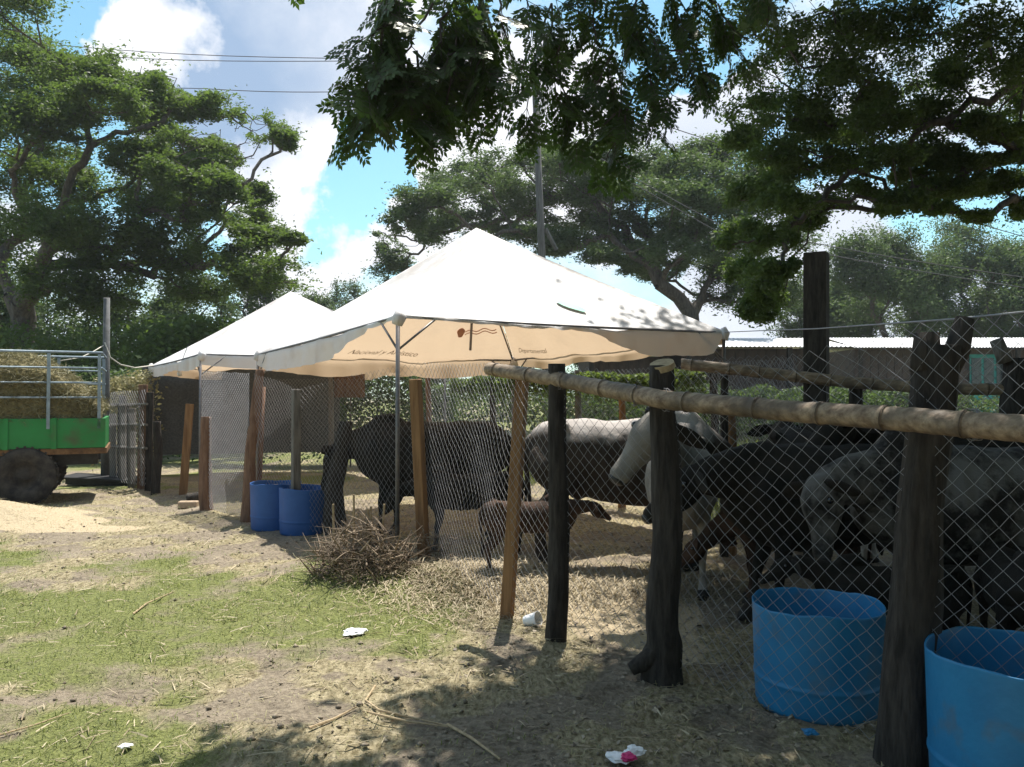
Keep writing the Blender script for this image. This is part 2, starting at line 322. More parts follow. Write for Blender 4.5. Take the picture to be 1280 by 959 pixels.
def edges_mesh(name, E, n=6):
    # tapered limbs: E = list of (p0, p1, r0, r1)
    P0 = np.array([e[0] for e in E], float); P1 = np.array([e[1] for e in E], float); R0 = np.array([e[2] for e in E]); R1 = np.array([e[3] for e in E])
    t = P1-P0; ln = np.linalg.norm(t, axis=1)[:, None]; t = t/np.maximum(ln, 1e-6)
    P1 = P1+t*np.minimum(R1*.5, .04)[:, None]
    h = np.where(np.abs(t[:, 2:3]) < .9, np.array([[0, 0, 1.]]), np.array([[1., 0, 0]])); u = np.cross(t, h); u /= np.linalg.norm(u, axis=1)[:, None]; w = np.cross(t, u)
    ang = np.arange(n)*2*np.pi/n; cs = np.cos(ang)[None, :, None]; sn = np.sin(ang)[None, :, None]
    rg = u[:, None]*cs+w[:, None]*sn; A = P0[:, None]+rg*R0[:, None, None]; B = P1[:, None]+rg*R1[:, None, None]
    V = np.concatenate([A, B], 1).reshape(-1, 3); k = np.arange(n); f = np.stack([k, (k+1) % n, (k+1) % n+n, k+n], 1)
    F = (f[None]+(np.arange(len(E))*2*n)[:, None, None]).reshape(-1, 4)
    me = npmesh(name, V, F); me.shade_smooth(); return me
def make_tree(name, label, base, fork, pads, r_base, leaf, nleaf, mleaf, seed, group=None, subs=9, sig=.33, flat=.6, leafw=.5, twr=.012, extra=(), droop=0, wig=.12, cat='tree', limb=1.0, tri=True, loose=.10, hole=.40, hf=.9):
    R = random.Random(seed); base = Vector(base); fork = Vector(fork)
    nodes = [base]; par = [-1]
    for t in (.25, .5, .75, 1):
        p = base.lerp(fork, t)+Vector((R.uniform(-1, 1), R.uniform(-1, 1), 0))*r_base*.4*(t < 1); nodes.append(p); par.append(len(nodes)-2)
    first = len(nodes)-1; depth = [0]*len(nodes)
    def grow(target, k, wg, arch):
        best = min(range(first, len(nodes)), key=lambda i: (nodes[i]-target).length+.35*depth[i]+ (2.0*max(0, nodes[i].z-target.z-.5)))
        p = nodes[best]; D = (target-p).length; last = best
        for j in range(1, k+1):
            t = j/k; q = p.lerp(target, t)+Vector((R.uniform(-1, 1), R.uniform(-1, 1), R.uniform(-1, 1)))*wg*D/k*(j < k)+Vector((0, 0, arch*D*math.sin(math.pi*t)))
            nodes.append(q); par.append(last); depth.append(depth[last]+(q-nodes[last]).length); last = len(nodes)-1
        return last
    for e in extra: grow(Vector(e), 6, .3, .04)
    C = []; cn = []
    for (c, rx, ry, rz) in sorted(pads, key=lambda q: (Vector(q[0])-fork).length):
        c = Vector(c); grow(c-Vector((0, 0, rz*.5)), 5, wig*3, .05)
        for i in range(subs):
            while True:
                d = Vector((R.uniform(-1, 1), R.uniform(-1, 1), R.uniform(-.8, 1)))
                if d.length < 1: break
            d = Vector((d.x*rx, d.y*ry, d.z*rz)); q = c+d
            grow(q, 2, wig*2, .02); C.append(q); cn.append((rx*sig*R.uniform(.7, 1.25), ry*sig, max(rz*sig*1.2, rx*sig*.38)))
    rad = [0.]*len(nodes); kids = [[] for _ in nodes]
    for i, p in enumerate(par):
        if p >= 0: kids[p].append(i)
    ex = 2.35
    for i in range(len(nodes)-1, -1, -1):
        rad[i] = twr if not kids[i] else (sum(rad[k]**ex for k in kids[i]))**(1/ex)*1.008
    k0 = math.log(r_base/twr)/math.log(max(rad[0], twr*1.5)/twr)
    rad = [twr*(r/twr)**k0*(limb if twr*1.5 < r and i > first else 1) for i, r in enumerate(rad)]
    E = [(nodes[par[i]], nodes[i], rad[par[i]] if par[i] >= 0 and (par[i] < first+1 or rad[par[i]] < rad[i]*1.6) else rad[i]*1.25, rad[i]) for i in range(1, len(nodes))]
    t = empty(name, base); tag(t, label, cat, group)
    tm = edges_mesh('trunk', E, 7 if r_base > .1 else 5); wparent(link('trunk', tm, M['bark']), t)
    C = np.array([tuple(c) for c in C]); cn = np.array(cn); r = np.random.default_rng(seed)
    wgt = r.random(len(C))**1.3+.08; idx = r.choice(len(C), nleaf, p=wgt/wgt.sum()); off = r.normal(size=(nleaf, 3)); P = C[idx]+off*cn[idx]*np.where(r.random(nleaf) < loose, 1.8, 1)[:, None]
    hn_ = fbm(P[:, 0]*hf+P[:, 2]*hf*.8+50, P[:, 2]*hf*1.3-P[:, 1]*hf*.6+50, 3)+r.normal(size=nleaf)*.03; P = P[hn_ > hole]
    wparent(link('crown', leafmesh('crown', P, leaf, leaf*leafw, flat, droop, seed, tri), mleaf), t)
    return t
def pads_px(L, Y, dY, seed, zf=1.0):
    R = random.Random(seed); out = []
    for q in L:
        px, py, rx, rz = q[:4]; y = q[4] if len(q) > 4 else Y+R.uniform(-dY, dY)
        k = y/1000; out.append((at(px, py, y), rx*k, rx*k*1.1, rz*k*zf))
    return out

# left rain tree
P1 = [(20,20,60,32),(10,85,60,30),(60,80,35,18),(95,95,55,24),(160,100,50,24),(215,120,50,22),(270,140,45,20),(320,160,35,16),(352,172,16,10),
      (20,160,60,35),(70,185,45,30),(20,215,50,35),(95,235,40,30),(60,270,50,30),(100,300,38,28),(10,290,40,40),
      (215,185,35,22),(250,175,28,16),(290,190,30,16),(240,215,45,25),(280,230,40,24),(310,240,26,16),(180,230,45,28),(210,260,50,28),(270,270,45,25),(330,298,38,14),(366,300,16,7),
      (150,290,45,28),(160,330,50,30),(220,315,50,28),(285,320,50,25),(330,345,50,22),(60,350,50,30),(240,355,45,24),(120,370,50,28),(130,130,45,20),(190,150,40,16),(250,210,45,20),(30,120,50,24),(170,200,40,20),(300,275,35,14),(20,60,50,24),(60,150,45,20)]
make_tree('rain_tree', 'tall spreading rain tree at the left edge, its long limbs reaching over the hay trailer', at(22, 560, 24), at(28, 395, 24), pads_px(P1, 23.5, 3, 1), .36, .125, 270000, M['leaf'], 1,
          extra=[at(-30, 290, 24), at(60, 310, 23), at(110, 330, 24), at(190, 345, 23), at(0, 230, 22), at(110, 180, 22.5), at(200, 150, 23)], sig=.19, subs=24, twr=.009, hole=.37)
# centre rain tree beyond the big tent
P2 = [(492,330,26,22),(485,300,20,14),(505,275,28,18),(535,250,36,18),(570,228,40,18),(610,208,42,18),(655,200,42,18),(700,196,45,18),(745,198,45,18),(790,200,48,18),(835,200,48,18),(880,205,46,20),(925,212,45,22),(965,230,30,24),
      (545,285,30,12),(590,262,40,13),(640,245,40,14),(695,240,42,16),(745,238,45,18),(800,240,48,18),(850,240,45,18),(900,245,45,20),(945,262,36,22),
      (600,300,30,9),(660,290,34,10),(715,280,38,13),(770,282,40,15),(815,290,40,14),(870,285,40,14),(925,300,38,20),(700,312,26,8),(755,318,28,10),(905,335,30,14),(945,340,28,24),(965,380,24,20),(880,240,50,20),(940,240,45,25),(740,260,40,14),(660,262,40,14),(860,262,45,18),(520,300,36,14),(560,262,40,14),(615,228,50,16),(720,215,55,18),(890,300,45,22),(850,315,40,16),(930,320,45,26),(905,360,40,24),(950,365,40,26),(790,315,36,12),(740,300,36,12),(985,300,40,30),(1000,360,36,26),(825,345,26,10),(700,300,34,10),(620,285,34,9),(830,225,55,20),(900,190,40,14),(800,330,26,10),(850,330,24,10)]
make_tree('rain_tree', 'wide umbrella shaped rain tree rising behind the large white tent', at(868, 520, 34), at(864, 392, 34), pads_px(P2, 34, 4, 2), .34, .155, 300000, M['leaf_far'], 2,
          extra=[at(760, 290, 33), at(930, 300, 35), at(800, 250, 36)], sig=.19, subs=20, twr=.013, hole=.35)
# right tree whose boughs hang into the frame
P3 = [(930,25,45,26),(985,20,50,28),(1050,20,50,28),(1110,35,48,28),(1170,25,50,26),(1240,30,50,30),(1290,80,50,30),
      (970,75,42,24),(1030,80,45,26),(1090,90,45,24),(1150,90,45,24),(1215,85,45,24),
      (945,130,34,18),(990,135,42,24),(1045,145,42,24),(1100,150,42,22),(1160,140,36,18),(930,170,26,14),
      (965,190,38,20),(1015,200,40,22),(1070,200,38,20),(1120,195,30,14),(1180,190,28,10),(1230,200,30,12),
      (945,240,32,18),(990,250,36,20),(1035,250,34,18),(1080,240,26,12),(1150,235,28,10),(1210,240,28,9),(1262,225,26,10),(1130,215,20,8),(1260,170,26,12),
      (935,290,26,16),(975,300,32,20),(1005,275,24,14),(925,335,20,14),(960,345,28,20),(975,335,20,12),(950,385,24,16),(970,372,16,12),(915,300,14,10),(1195,235,26,10),(1240,150,24,12),(1285,190,20,14),(1180,260,18,8),(1225,270,18,6),(1110,260,20,9),(1095,120,30,14),(1150,190,40,18),(1210,160,40,18),(1265,130,40,20),(1190,215,40,14),(1250,230,36,14),(1285,260,26,14),(1130,250,30,12),(1000,170,40,20),(1060,170,40,20),(970,220,36,20)]
make_tree('rain_tree', 'dark rain tree on the right, its boughs hanging low over the cattle pen', (8.6, 10.2, 0), (7.9, 10.0, 4.1), pads_px(P3, 9.8, 1.0, 3), .16, .058, 210000, M['leaf'], 3,
          extra=[at(1285, 80, 9.9), at(1200, 140, 9.8), at(1100, 200, 9.8), at(1010, 265, 9.8), at(1230, 130, 9.6), at(1140, 175, 9.7)], sig=.19, subs=18, twr=.003, leafw=.45, flat=.35, droop=.25, tri=False, loose=.2, hf=2.2, hole=.34)

# overhead canopy on the right, mostly above the frame, that shades the pen
def overhead():
    R = random.Random(5); pads = []
    for i in range(130):
        for _ in range(50):
            Y = R.uniform(4.6, 11.5); X = R.uniform(-.3, 7.5)
            z = 1.42+.57*Y+R.uniform(.1, 1.2)
            gx, gy = X-.085*z, Y-.42*z
            lim = np.interp(gy, [1, 2.6, 3.3, 3.7, 4.1, 4.7, 6, 9], [-1.6, -1.3, -.9, -.2, .2, .95, 1.3, 2.0])
            if gx > lim+.35: break
        pads.append((Vector((X, Y, z)), .62, .62, .25))
    for i in range(70):  # unseen leaf pads added over the viewer to keep sky light off the pen
        Y = R.uniform(-5, 4.6); X = R.uniform(1.2 if Y < 3.2 else 2.2, 8); pads.append((Vector((X, Y, max(4.4, 1.42+.62*Y)+R.uniform(.2, 1.4))), .8, .8, .25))
    # clumps behind the dappled foreground shade
    for gx, gy, z in [(-.75, 2.95, 4.5), (-.15, 3.3, 4.6), (.1, 3.75, 4.8), (.55, 3.1, 4.8), (-1.1, 3.0, 4.4), (.55, 3.9, 5.0), (-.35, 3.55, 4.6), (1.2, 3.4, 5.0), (1.0, 4.0, 5.2), (.3, 2.9, 4.6), (1.3, 4.3, 5.3)]:
        pads.append((Vector((gx+.085*z, gy+.42*z, z)), .34, .26, .15))
    make_tree('shade_tree', 'broad shade tree standing just outside the right edge, roofing the near pen with leaves', (6.6, 5.2, 0), (6.2, 5.6, 3.6), pads, .3, .13, 190000, M['leaf'], 6, sig=.40, subs=7, twr=.006, leafw=.65)
overhead()

# near pinnate leaves at the top of the frame
def pinnate_tree():
    R = random.Random(9); r = np.random.default_rng(9)
    LF = []   # one compound leaf: list of leaflet quads along side stalks, leaf hangs from origin
    def leaflet(p, d, n, l, w):
        d = d.normalized(); s = d.cross(n).normalized()
        return [p, p+d*l*.45+s*w*.5, p+d*l, p+d*l*.45-s*w*.5]
    def compound():
        q = []; st = []; ln = R.uniform(.16, .26); x = .05; side = Vector((0, 1, 0))
        st.append((Vector((0, 0, 0)), Vector((ln, 0, 0)), .0022, .0012))
        while x < ln+.001:
            for sg in (-1, 1):
                d = Vector((.62, sg*.78, 0)); pl = R.uniform(.06, .085)*(1 if x < ln*.9 else 1.1); o = Vector((x, 0, 0)); st.append((o, o+d*pl, .0014, .0008))
                for k in range(4):
                    t = (k+.7)/4*pl
                    for s2 in (-1, 1):
                        dd = Vector((d.x*.55-s2*d.y*.8, d.y*.55+s2*d.x*.8, R.uniform(-.35, .05)))
                        q.append(leaflet(o+d*t, dd, Vector((R.uniform(-.3, .3), R.uniform(-.3, .3), 1)), R.uniform(.036, .05), R.uniform(.019, .026)))
                q.append(leaflet(o+d*pl, d+Vector((0, 0, -.2)), Vector((0, 0, 1)), .042, .021))
            x += .048
        return q, st
    protos = [compound() for _ in range(8)]
    tips = []; E = []
    # branchlets drooping from the bough: (start px,py,Y) -> (end)
    boughs = [((560,-150,4.5),(560,10,4.2),3),((560,10,4.2),(520,120,4.1),7),((540,0,4.1),(470,110,4.0),6),((470,110,4),(452,128,4),2),((600,0,4.2),(600,90,4.2),6),((620,-20,4.3),(640,60,4.3),4),
              ((500,-30,4),(465,60,4),5),((480,20,4),(450,125,4),6),((510,70,4.1),(514,160,4.1),5),((560,60,4.2),(575,130,4.2),3),((520,60,4.1),(520,150,4.1),4),((570,40,4.2),(560,120,4.1),5),((590,60,4.2),(612,80,4.2),3),((480,-40,4),(500,90,4.1),6),((575,-40,4.3),(545,90,4.3),6),((605,-50,4.3),(580,60,4.3),6),
              ((700,-120,5),(690,0,4.9),2),((690,0,4.9),(655,130,4.8),6),((690,0,4.9),(700,120,4.9),6),((660,60,4.8),(625,140,4.8),3),((700,90,4.9),(720,150,5),3),
              ((780,-120,5.2),(800,-10,5.1),2),((800,-10,5.1),(770,140,5),8),((800,-10,5.1),(840,110,5.1),7),((770,60,5),(735,110,5),3),((840,60,5.1),(885,80,5.2),5),((800,100,5.1),(765,190,5),5),((770,140,5),(720,170,5),3),((880,-60,5.3),(900,40,5.3),6),((900,0,5.3),(930,60,5.3),4),((740,-30,5),(745,60,5),5),((840,-40,5.2),(860,50,5.2),6),
              ((720,-60,5),(725,30,5),4),((380,-150,3.6),(382,-75,3.6),2),((950,-40,5.5),(960,30,5.5),4),((650,-60,4.6),(660,10,4.6),4),((810,60,5.1),(820,150,5.1),5)]
    for a, b, n in boughs:
        A = at(*a); B = at(*b); prev = A; k = max(n, 3)
        for j in range(1, k+1):
            t = j/k; p = A.lerp(B, t)+Vector((R.uniform(-1, 1), R.uniform(-1, 1), R.uniform(-1, 1)))*.03
            E.append((prev, p, .008*(1-t*.5), .008*(1-(t+.1)*.5))); prev = p
            if n > 2 or j == k:
                for _ in range(R.choice((1, 1, 1, 2, 3)) if n > 2 else 2): tips.append((p, (B-A)))
    # main bough overhead
    mb = [Vector((3.2, 6.0, 5.6)), Vector((1.6, 5.4, 4.9)), Vector((.6, 5.0, 4.5)), at(560, -150, 4.5), at(480, -140, 4.2), at(370, -120, 3.8)]
    for i in range(5): E.append((mb[i], mb[i+1], .05-.008*i, .05-.008*(i+1)))
    for a, b, n in boughs:
        if a[1] < -20:
            A = at(*a); q = min(mb, key=lambda v: (v-A).length); E.append((q, A, .014, .009))
    V = []; rnd = []
    for p, d in tips:
        q, st = R.choice(protos); az_ = math.atan2(d.y, d.x)+R.uniform(-3.1, 3.1)
        Mx = Matrix.Translation(p) @ Matrix.Rotation(az_, 4, 'Z') @ Matrix.Rotation(R.uniform(.5, 1.45), 4, 'Y') @ Matrix.Rotation(R.uniform(-1, 1), 4, 'X')
        c = R.random()*.7
        for f in q:
            V.extend(tuple(Mx @ v) for v in f); rnd.extend([c+R.random()*.3]*4)
        for (a, b, r0, r1) in st: E.append((Mx @ a, Mx @ b, r0, r1))
    t = empty('shade_tree', (6.4, 7.4, 0)); tag(t, 'dark feathery leaf sprays dangling at the top of the frame in front of the sky', 'tree')
    E = [(Vector((6.4, 7.4, -.05)), Vector((6.3, 7.2, 4.6)), .13, .1), (Vector((6.3, 7.2, 4.6)), Vector((5.0, 6.6, 5.5)), .1, .07), (Vector((5.0, 6.6, 5.5)), Vector((3.2, 6.0, 5.6)), .07, .05)]+E
    wparent(link('trunk', edges_mesh('trunk', E, 5), M['bark']), t)
    wparent(link('crown', npmesh('crown', V, np.arange(len(V)).reshape(-1, 4), {'rnd': rnd}), M['leaf_near']), t)
pinnate_tree()

# trees further back
def bushy(name, label, px, py_top, py_bot, rpx, Y, seed, n=26000, leaf=.22, m='leaf_far', group='trees in the distance', npads=26):
    R = random.Random(seed); c = at(px, (py_top+py_bot)/2, Y); rx = rpx*Y/1000; rz = (py_bot-py_top)/2000*Y; pads = []
    for i in range(npads):
        while True:
            d = Vector((R.uniform(-1, 1), R.uniform(-1, 1), R.uniform(-1, 1)))
            if .35 < d.length < 1: break
        f = 1-.25*max(0, -d.z)
        pads.append((c+Vector((d.x*rx*f*.85, d.y*rx*.6, d.z*rz*.85)), rx*.27, rx*.27, rz*.2))
    b = Vector((c.x, c.y, 0)); make_tree(name, label, b, b+Vector((0, 0, max(1.2, c.z-rz*.7))), pads, .12+rx*.04, leaf, n, M[m], seed, group=group, subs=10, sig=.32, twr=.012, flat=.3, hole=.34)
for i, (px, a, b, r, Y, lab) in enumerate([
    (1120, 272, 470, 85, 42, 'rounded olive tree left of the darker ones above the barn roof at the right'),
    (1205, 262, 470, 95, 45, 'tallest bushy tree above the turquoise barn door'),
    (1275, 300, 470, 60, 40, 'blue green tree cut off by the right edge above the barn'),
    (1050, 340, 470, 50, 48, 'low tree seen just right of the square dark post'),
    (1360, 250, 470, 90, 42, 'tree standing beyond the right edge above the barns'),
    (430, 342, 480, 45, 48, 'bluish green tree between the two tent peaks'),
    (385, 345, 480, 45, 44, 'pale tree right behind the small tent peak'),
    (330, 330, 500, 60, 36, 'dark tree behind the left slope of the small tent'),
    (235, 330, 540, 70, 33, 'dark leafy tree directly behind the small tent corner'),
    (140, 340, 560, 70, 31, 'dark leafy tree behind the grey post of the trailer'),
    (50, 350, 560, 75, 32, 'dark leafy tree behind the hay trailer'),
    (-40, 250, 560, 80, 29, 'dark tree cut off by the left edge'),
    (530, 400, 500, 50, 46, 'low tree seen under the big tent beyond the back fence'),
    (640, 410, 500, 60, 50, 'low tree beyond the back fence under the tent middle'),
    (740, 400, 490, 55, 52, 'low tree beyond the right half of the big tent'),
    (1010, 335, 470, 55, 50, 'low tree seen between the rain tree and the square post')]):
    bushy('broadleaf_tree', lab, px, a, b, r, Y, 40+i, n=24000 if i > 3 else 70000, m='leaf_far', leaf=.17)

for k, (x, y) in enumerate([(-7, -11), (1, -12.5), (8.5, -9), (14, 2)]):  # unseen trees added to block sky light and darken the pen
    R_ = random.Random(90+k); pd_ = [(Vector((x+R_.uniform(-4, 4), y+R_.uniform(-2.5, 2.5), R_.uniform(1.5, 8.5))), 1.5, 1.5, .9) for _ in range(26)]
    make_tree('broadleaf_tree', ['leafy tree behind the viewer on the left', 'leafy tree directly behind the viewer', 'leafy tree behind the viewer on the right', 'leafy tree well outside the right edge beside the pen'][k], (x, y, 0), (x, y, 2.2), pd_, .3, .5, 26000, M['leaf'], 90+k, subs=8, sig=.4, twr=.02)
def hedge(name, label, pts, h, w, n, leaf, m, seed, h0=0, cat='hedge'):
    r = np.random.default_rng(seed); P = []
    for (a, b) in zip(pts, pts[1:]):
        k = n//(len(pts)-1); t = r.random(k)[:, None]; a = np.array(a); b = np.array(b); q = a*(1-t)+b*t
        d = (b-a)/np.linalg.norm(b-a); hh = h*(.75+.5*fbm(q[:, 0]*1.3+seed, q[:, 1]*1.3, 3))
        z = h0+(hh-h0)*np.sqrt(r.random(k)); off = r.normal(size=k)*w*.5
        P.append(np.stack([q[:, 0]-d[1]*off, q[:, 1]+d[0]*off, z], 1))
    P = np.concatenate(P); o = link(name, leafmesh(name, P, leaf, leaf*.6, .3, .1, seed), m); tag(o, label, cat); return o
hedge('hedge', 'leafy hedge along the rear of the pens behind the small tent', [(-9.5, 17.5), (-5, 17), (-1.2, 16.2)], 1.95, .5, 26000, .09, M['leaf_far'], 71)
hedge('undergrowth', 'dark undergrowth behind the hay trailer at the left', [(-17, 22), (-9, 21), (-7, 19.5)], 3.1, 1.6, 26000, .14, M['leaf'], 72, cat='shrubs')
hedge('hedge', 'bright green hedge in the field behind the back mesh fence', [(-1.5, 19), (4, 20), (9, 19)], 1.6, .8, 20000, .1, M['leaf_far'], 73)
hedge('hedge', 'long low hedge in front of the white roofed barns', [(3, 24.2), (18, 23.6)], 1.65, .8, 16000, .11, M['leaf_far'], 74)

# ---------------------------------------------------------------- barns behind
def barn(label, x0, x1, Y, zr, ze, door=None, dep=4.5, wallm='plank'):
    t = empty('barn', ((x0+x1)/2, Y, 0)); tag(t, label, 'building')
    n = int((x1-x0)/.06); xs = np.linspace(x0-.4, x1+.4, n); wv = .018*np.cos(np.arange(n)*math.pi)
    V = []; rows = [(Y-.7, ze), (Y+dep*.5, zr), (Y+dep+.5, ze+.1)]
    for (yy, zz) in rows: V += [(x, yy, zz+w) for x, w in zip(xs, wv)]
    F = [(r*n+i, r*n+i+1, (r+1)*n+i+1, (r+1)*n+i) for r in range(2) for i in range(n-1)]
    wparent(link('roof', npmesh('roof', V, F), M['zinc']), t)
    MBx = MB(); MBx.box((x0, Y+.15, 0), (x1, Y+dep, ze-.02)); wparent(MBx.build('wall', M[wallm]), t)
    b = MB(); b.box((0, -.03, 0), (.31, 0, ze-.12)); pm = b.mesh('plank'); pm.materials.append(M['plank'])
    x = x0
    while x < x1-.3:
        if not (door and door[0]-.3 < x < door[1]):
            o = bpy.data.objects.new('plank', pm); COL.objects.link(o); o.location = (x, Y+.12+random.uniform(-.02, .02), random.uniform(-.0, .06)); wparent(o, t)
        x += .33
    for xx in np.arange(x0, x1+.1, 3.2):
        b = MB(); b.box((xx-.07, Y-.55, 0), (xx+.07, Y-.41, ze-.03)); wparent(b.build('post', M['post_dark']), t)
    if door:
        d = empty('door', (0, 0, 0)); b = MB(); b.box((door[0], Y+.06, .1), (door[1], Y+.11, ze-.25)); dd = wparent(b.build('door', M['turq']), t); bpy.data.objects.remove(d)
        wd = (door[1]-door[0])/3
        for k in range(3):
            for (za, zb) in ((.25, 1.0), (1.95, ze-.4)):
                b = MB(); b.box((door[0]+k*wd+.06, Y+.03, za+.9 if za < 1 else za), (door[0]+(k+1)*wd-.06, Y+.057, zb+.75 if za < 1 else zb)); o = b.build('pane' if za > 1 else 'panel', M['glass'] if za > 1 else M['turq']); wparent(o, t); o.parent = dd; o.matrix_parent_inverse = dd.matrix_world.inverted() if False else Matrix.Identity(4)
    return t
barn('long barn with a white zinc roof and a turquoise door at the far right', 14.2, 27, 33, 4.05, 3.45, door=(18.95, 20.5))
barn('white zinc roofed shed between the tent corner and the square dark post', 5.6, 10.3, 25.8, 3.5, 3.02)
barn('smaller low shed whose white roof shows under the right corner of the big tent', 2.55, 5.2, 26.2, 3.02, 2.78)

# ---------------------------------------------------------------- tents
def tent(label, F_, R_, L_, B_, pk, vf, braceF=True, prints=False, seed=1, group='white canopy tents over the pen'):
    F_, R_, L_, B_, pk = map(Vector, (F_, R_, L_, B_, pk))
    t = empty('canopy_tent', ((F_.x+B_.x)/2, (F_.y+B_.y)/2, 0)); tag(t, label, 'tent', group)
    R = random.Random(seed); V = []; Fc = []; n = 56; m = 22; nv = 5
    def slope(A, Bc, vfun, k):
        base = len(V); rows = m+1+nv
        for i in range(n+1):
            u = i/n; e = A.lerp(Bc, u); sag = math.sin(math.pi*u)
            edge = e+(pk-e)*.0+Vector((0, 0, -.045*sag-(.05*sag+.02*math.sin(u*17+k) if k in (1, 2) else 0)))
            for j in range(rows):
                if j <= m:
                    s = j/m; p = pk.lerp(edge, s); p.z -= .22*math.sin(math.pi*s)*(.35+.65*sag)*.55*(1 if sag > .02 else .6)
                    p.z += .014*math.sin(u*23+k*2+3*s)*s*sag+(noise.noise(Vector((p.x*1.8, p.y*1.8, 3)))*.045+noise.noise(Vector((p.x*5, p.y*5, 9)))*.02)*s*sag+.012*noise.noise(Vector((u*26, k*5, s*2)))*s**3*min(1, sag*3)
                else:
                    h = vfun(u)*(j-m)/nv; out = (edge-pk); out.z = 0; out.normalize(); ph = noise.noise(Vector((u*9+k*7, 2, seed)))
                    p = edge+Vector((0, 0, -h))+out*(.02+(.06*ph+.02*math.sin(u*60+2*ph)+.02*noise.noise(Vector((u*45, k, 3))))*(j-m)/nv)+Vector((0, 0, .018*noise.noise(Vector((u*30, k, 8)))*(j-m)/nv))
                V.append(p)
        for i in range(n):
            for j in range(rows-1):
                a = base+i*rows+j; Fc.append((a, a+1, a+rows+1, a+rows))
    slope(F_, R_, vf[0], 0); slope(R_, B_, vf[1], 1); slope(B_, L_, vf[2], 2); slope(L_, F_, vf[3], 3)
    bm = bmesh.new(); vs = [bm.verts.new(v) for v in V]
    for f in Fc:
        try: bm.faces.new([vs[i] for i in f])
        except ValueError: pass
    bmesh.ops.remove_doubles(bm, verts=bm.verts, dist=.004); me = bpy.data.meshes.new('canopy'); bm.to_mesh(me); bm.free(); me.shade_smooth()
    up = sum(p.normal.z*p.area for p in me.polygons)
    if up < 0: me.flip_normals()
    wparent(link('canopy', me, M['canvas']), t)
    for c in (F_, R_, L_, B_):
        b = MB(); b.tube([(c.x, c.y, 0), (c.x, c.y, c.z+.02)], .019, 8); wparent(b.build('pole', M['steel'], smooth=True), t)
    for a, b_ in ((F_, R_), (R_, B_), (B_, L_), (L_, F_)):
        b = MB(); d = (b_-a).normalized(); dz = Vector((0, 0, -.025)); b.tube([a+dz, a.lerp(b_, .5)+dz+Vector((0, 0, -.01)), b_+dz], .014, 6); wparent(b.build('frame_bar', M['steel'], smooth=True), t)
        for (c, s) in ((a, 1), (b_, -1)):
            b = MB(); b.tube([Vector((c.x, c.y, c.z-.32)), c+d*s*.36+dz], .011, 6); wparent(b.build('brace', M['steel'], smooth=True), t)
    ctr = (F_+B_)/2; b = MB(); b.tube([ctr+Vector((0, 0, -.1)), pk-Vector((0, 0, .03))], .016, 6); wparent(b.build('mast', M['steel']), t)
    for c in (F_, R_, L_, B_):
        b = MB(); b.tube([c+Vector((0, 0, -.03)), c.lerp(pk, .5)-Vector((0, 0, .2)), pk-Vector((0, 0, .1))], .012, 6); wparent(b.build('rafter', M['steel'], smooth=True), t)
        c2 = c.lerp(pk, .04); b = MB()       # knotted corner cloth
        b.tube([c+Vector((0, 0, -.10)), c+Vector((.02, -.01, -.03)), c+Vector((0, 0, .03))], [.05, .06, .03], 8, jit=.25); wparent(b.build('corner_knot', M['canvas'], smooth=True), t)
    from mathutils.bvhtree import BVHTree
    bv = BVHTree.FromPolygons([v.co for v in me.vertices], [tuple(p.vertices) for p in me.polygons])
    def hug(p, n_, off=.008):
        h = bv.ray_cast(p+n_*.35, -n_)
        return h[0]+n_*off if h[0] is not None else p+n_*.04
    if prints:
        def on(A, Bc, u, dn, off=.03):      # a point on the inside of a back slope
            p = A.lerp(Bc, u); q = p.lerp(pk, dn); q.z -= .045*math.sin(math.pi*u)*(1-dn)+.22*math.sin(math.pi*(1-dn))*.5; n_ = (Bc-A).cross(pk-A).normalized()
            if n_.z > 0: n_ = -n_
            return hug(q, n_, .006+off*.05)
        def words(s, A, Bc, u0, dn, size):
            cu = bpy.data.curves.new('lettering', 'FONT'); cu.body = s; cu.size = size; cu.extrude = .001; cu.shear = .3
            to = bpy.data.objects.new('tmp', cu); COL.objects.link(to); dg = bpy.context.evaluated_depsgraph_get(); me = bpy.data.meshes.new_from_object(to.evaluated_get(dg)); bpy.data.objects.remove(to)
            ln = (Bc-A).length
            for v in me.vertices:
                u = u0+v.co.x/ln; v.co = on(A, Bc, u, dn+v.co.y/2.0, .035+v.co.z)
            o = link('lettering', me, M['text_print']); wparent(o, t)
        words('Nacional y Artístico', L_, B_, .28, .07, .13); words('del Comercial al mercado', L_, B_, .62-.04, .02, .0) if False else None
        words('Departamental', B_, R_, .05, .06, .13)
        def blob(A, Bc, pts, m_, nm, off):
            V_ = [on(A, Bc, u, d, off) for u, d in pts]; bm_ = bmesh.new(); bm_.faces.new([bm_.verts.new(v) for v in V_]); bmesh.ops.triangulate(bm_, faces=bm_.faces)
            me_ = bpy.data.meshes.new(nm); bm_.to_mesh(me_); bm_.free(); wparent(link(nm, me_, m_), t)
        blob(L_, B_, [(.745+.022*math.cos(a)*(1+.2*math.sin(3*a)), .30+.045*math.sin(a)) for a in np.linspace(0, 6.2, 20)], M['red_print'], 'emblem', .04)
        for dd in (.285, .31):
            up_ = [(.77+.19*k/14, dd+.012*math.sin(k*.9)) for k in range(15)]; lo_ = [(u, d-.009) for u, d in up_[::-1]]
            blob(L_, B_, up_+lo_, M['red_print'], 'red_stripe', .04)
        # green print on the outside of the near slope
        A, Bc = F_, R_; q0 = []
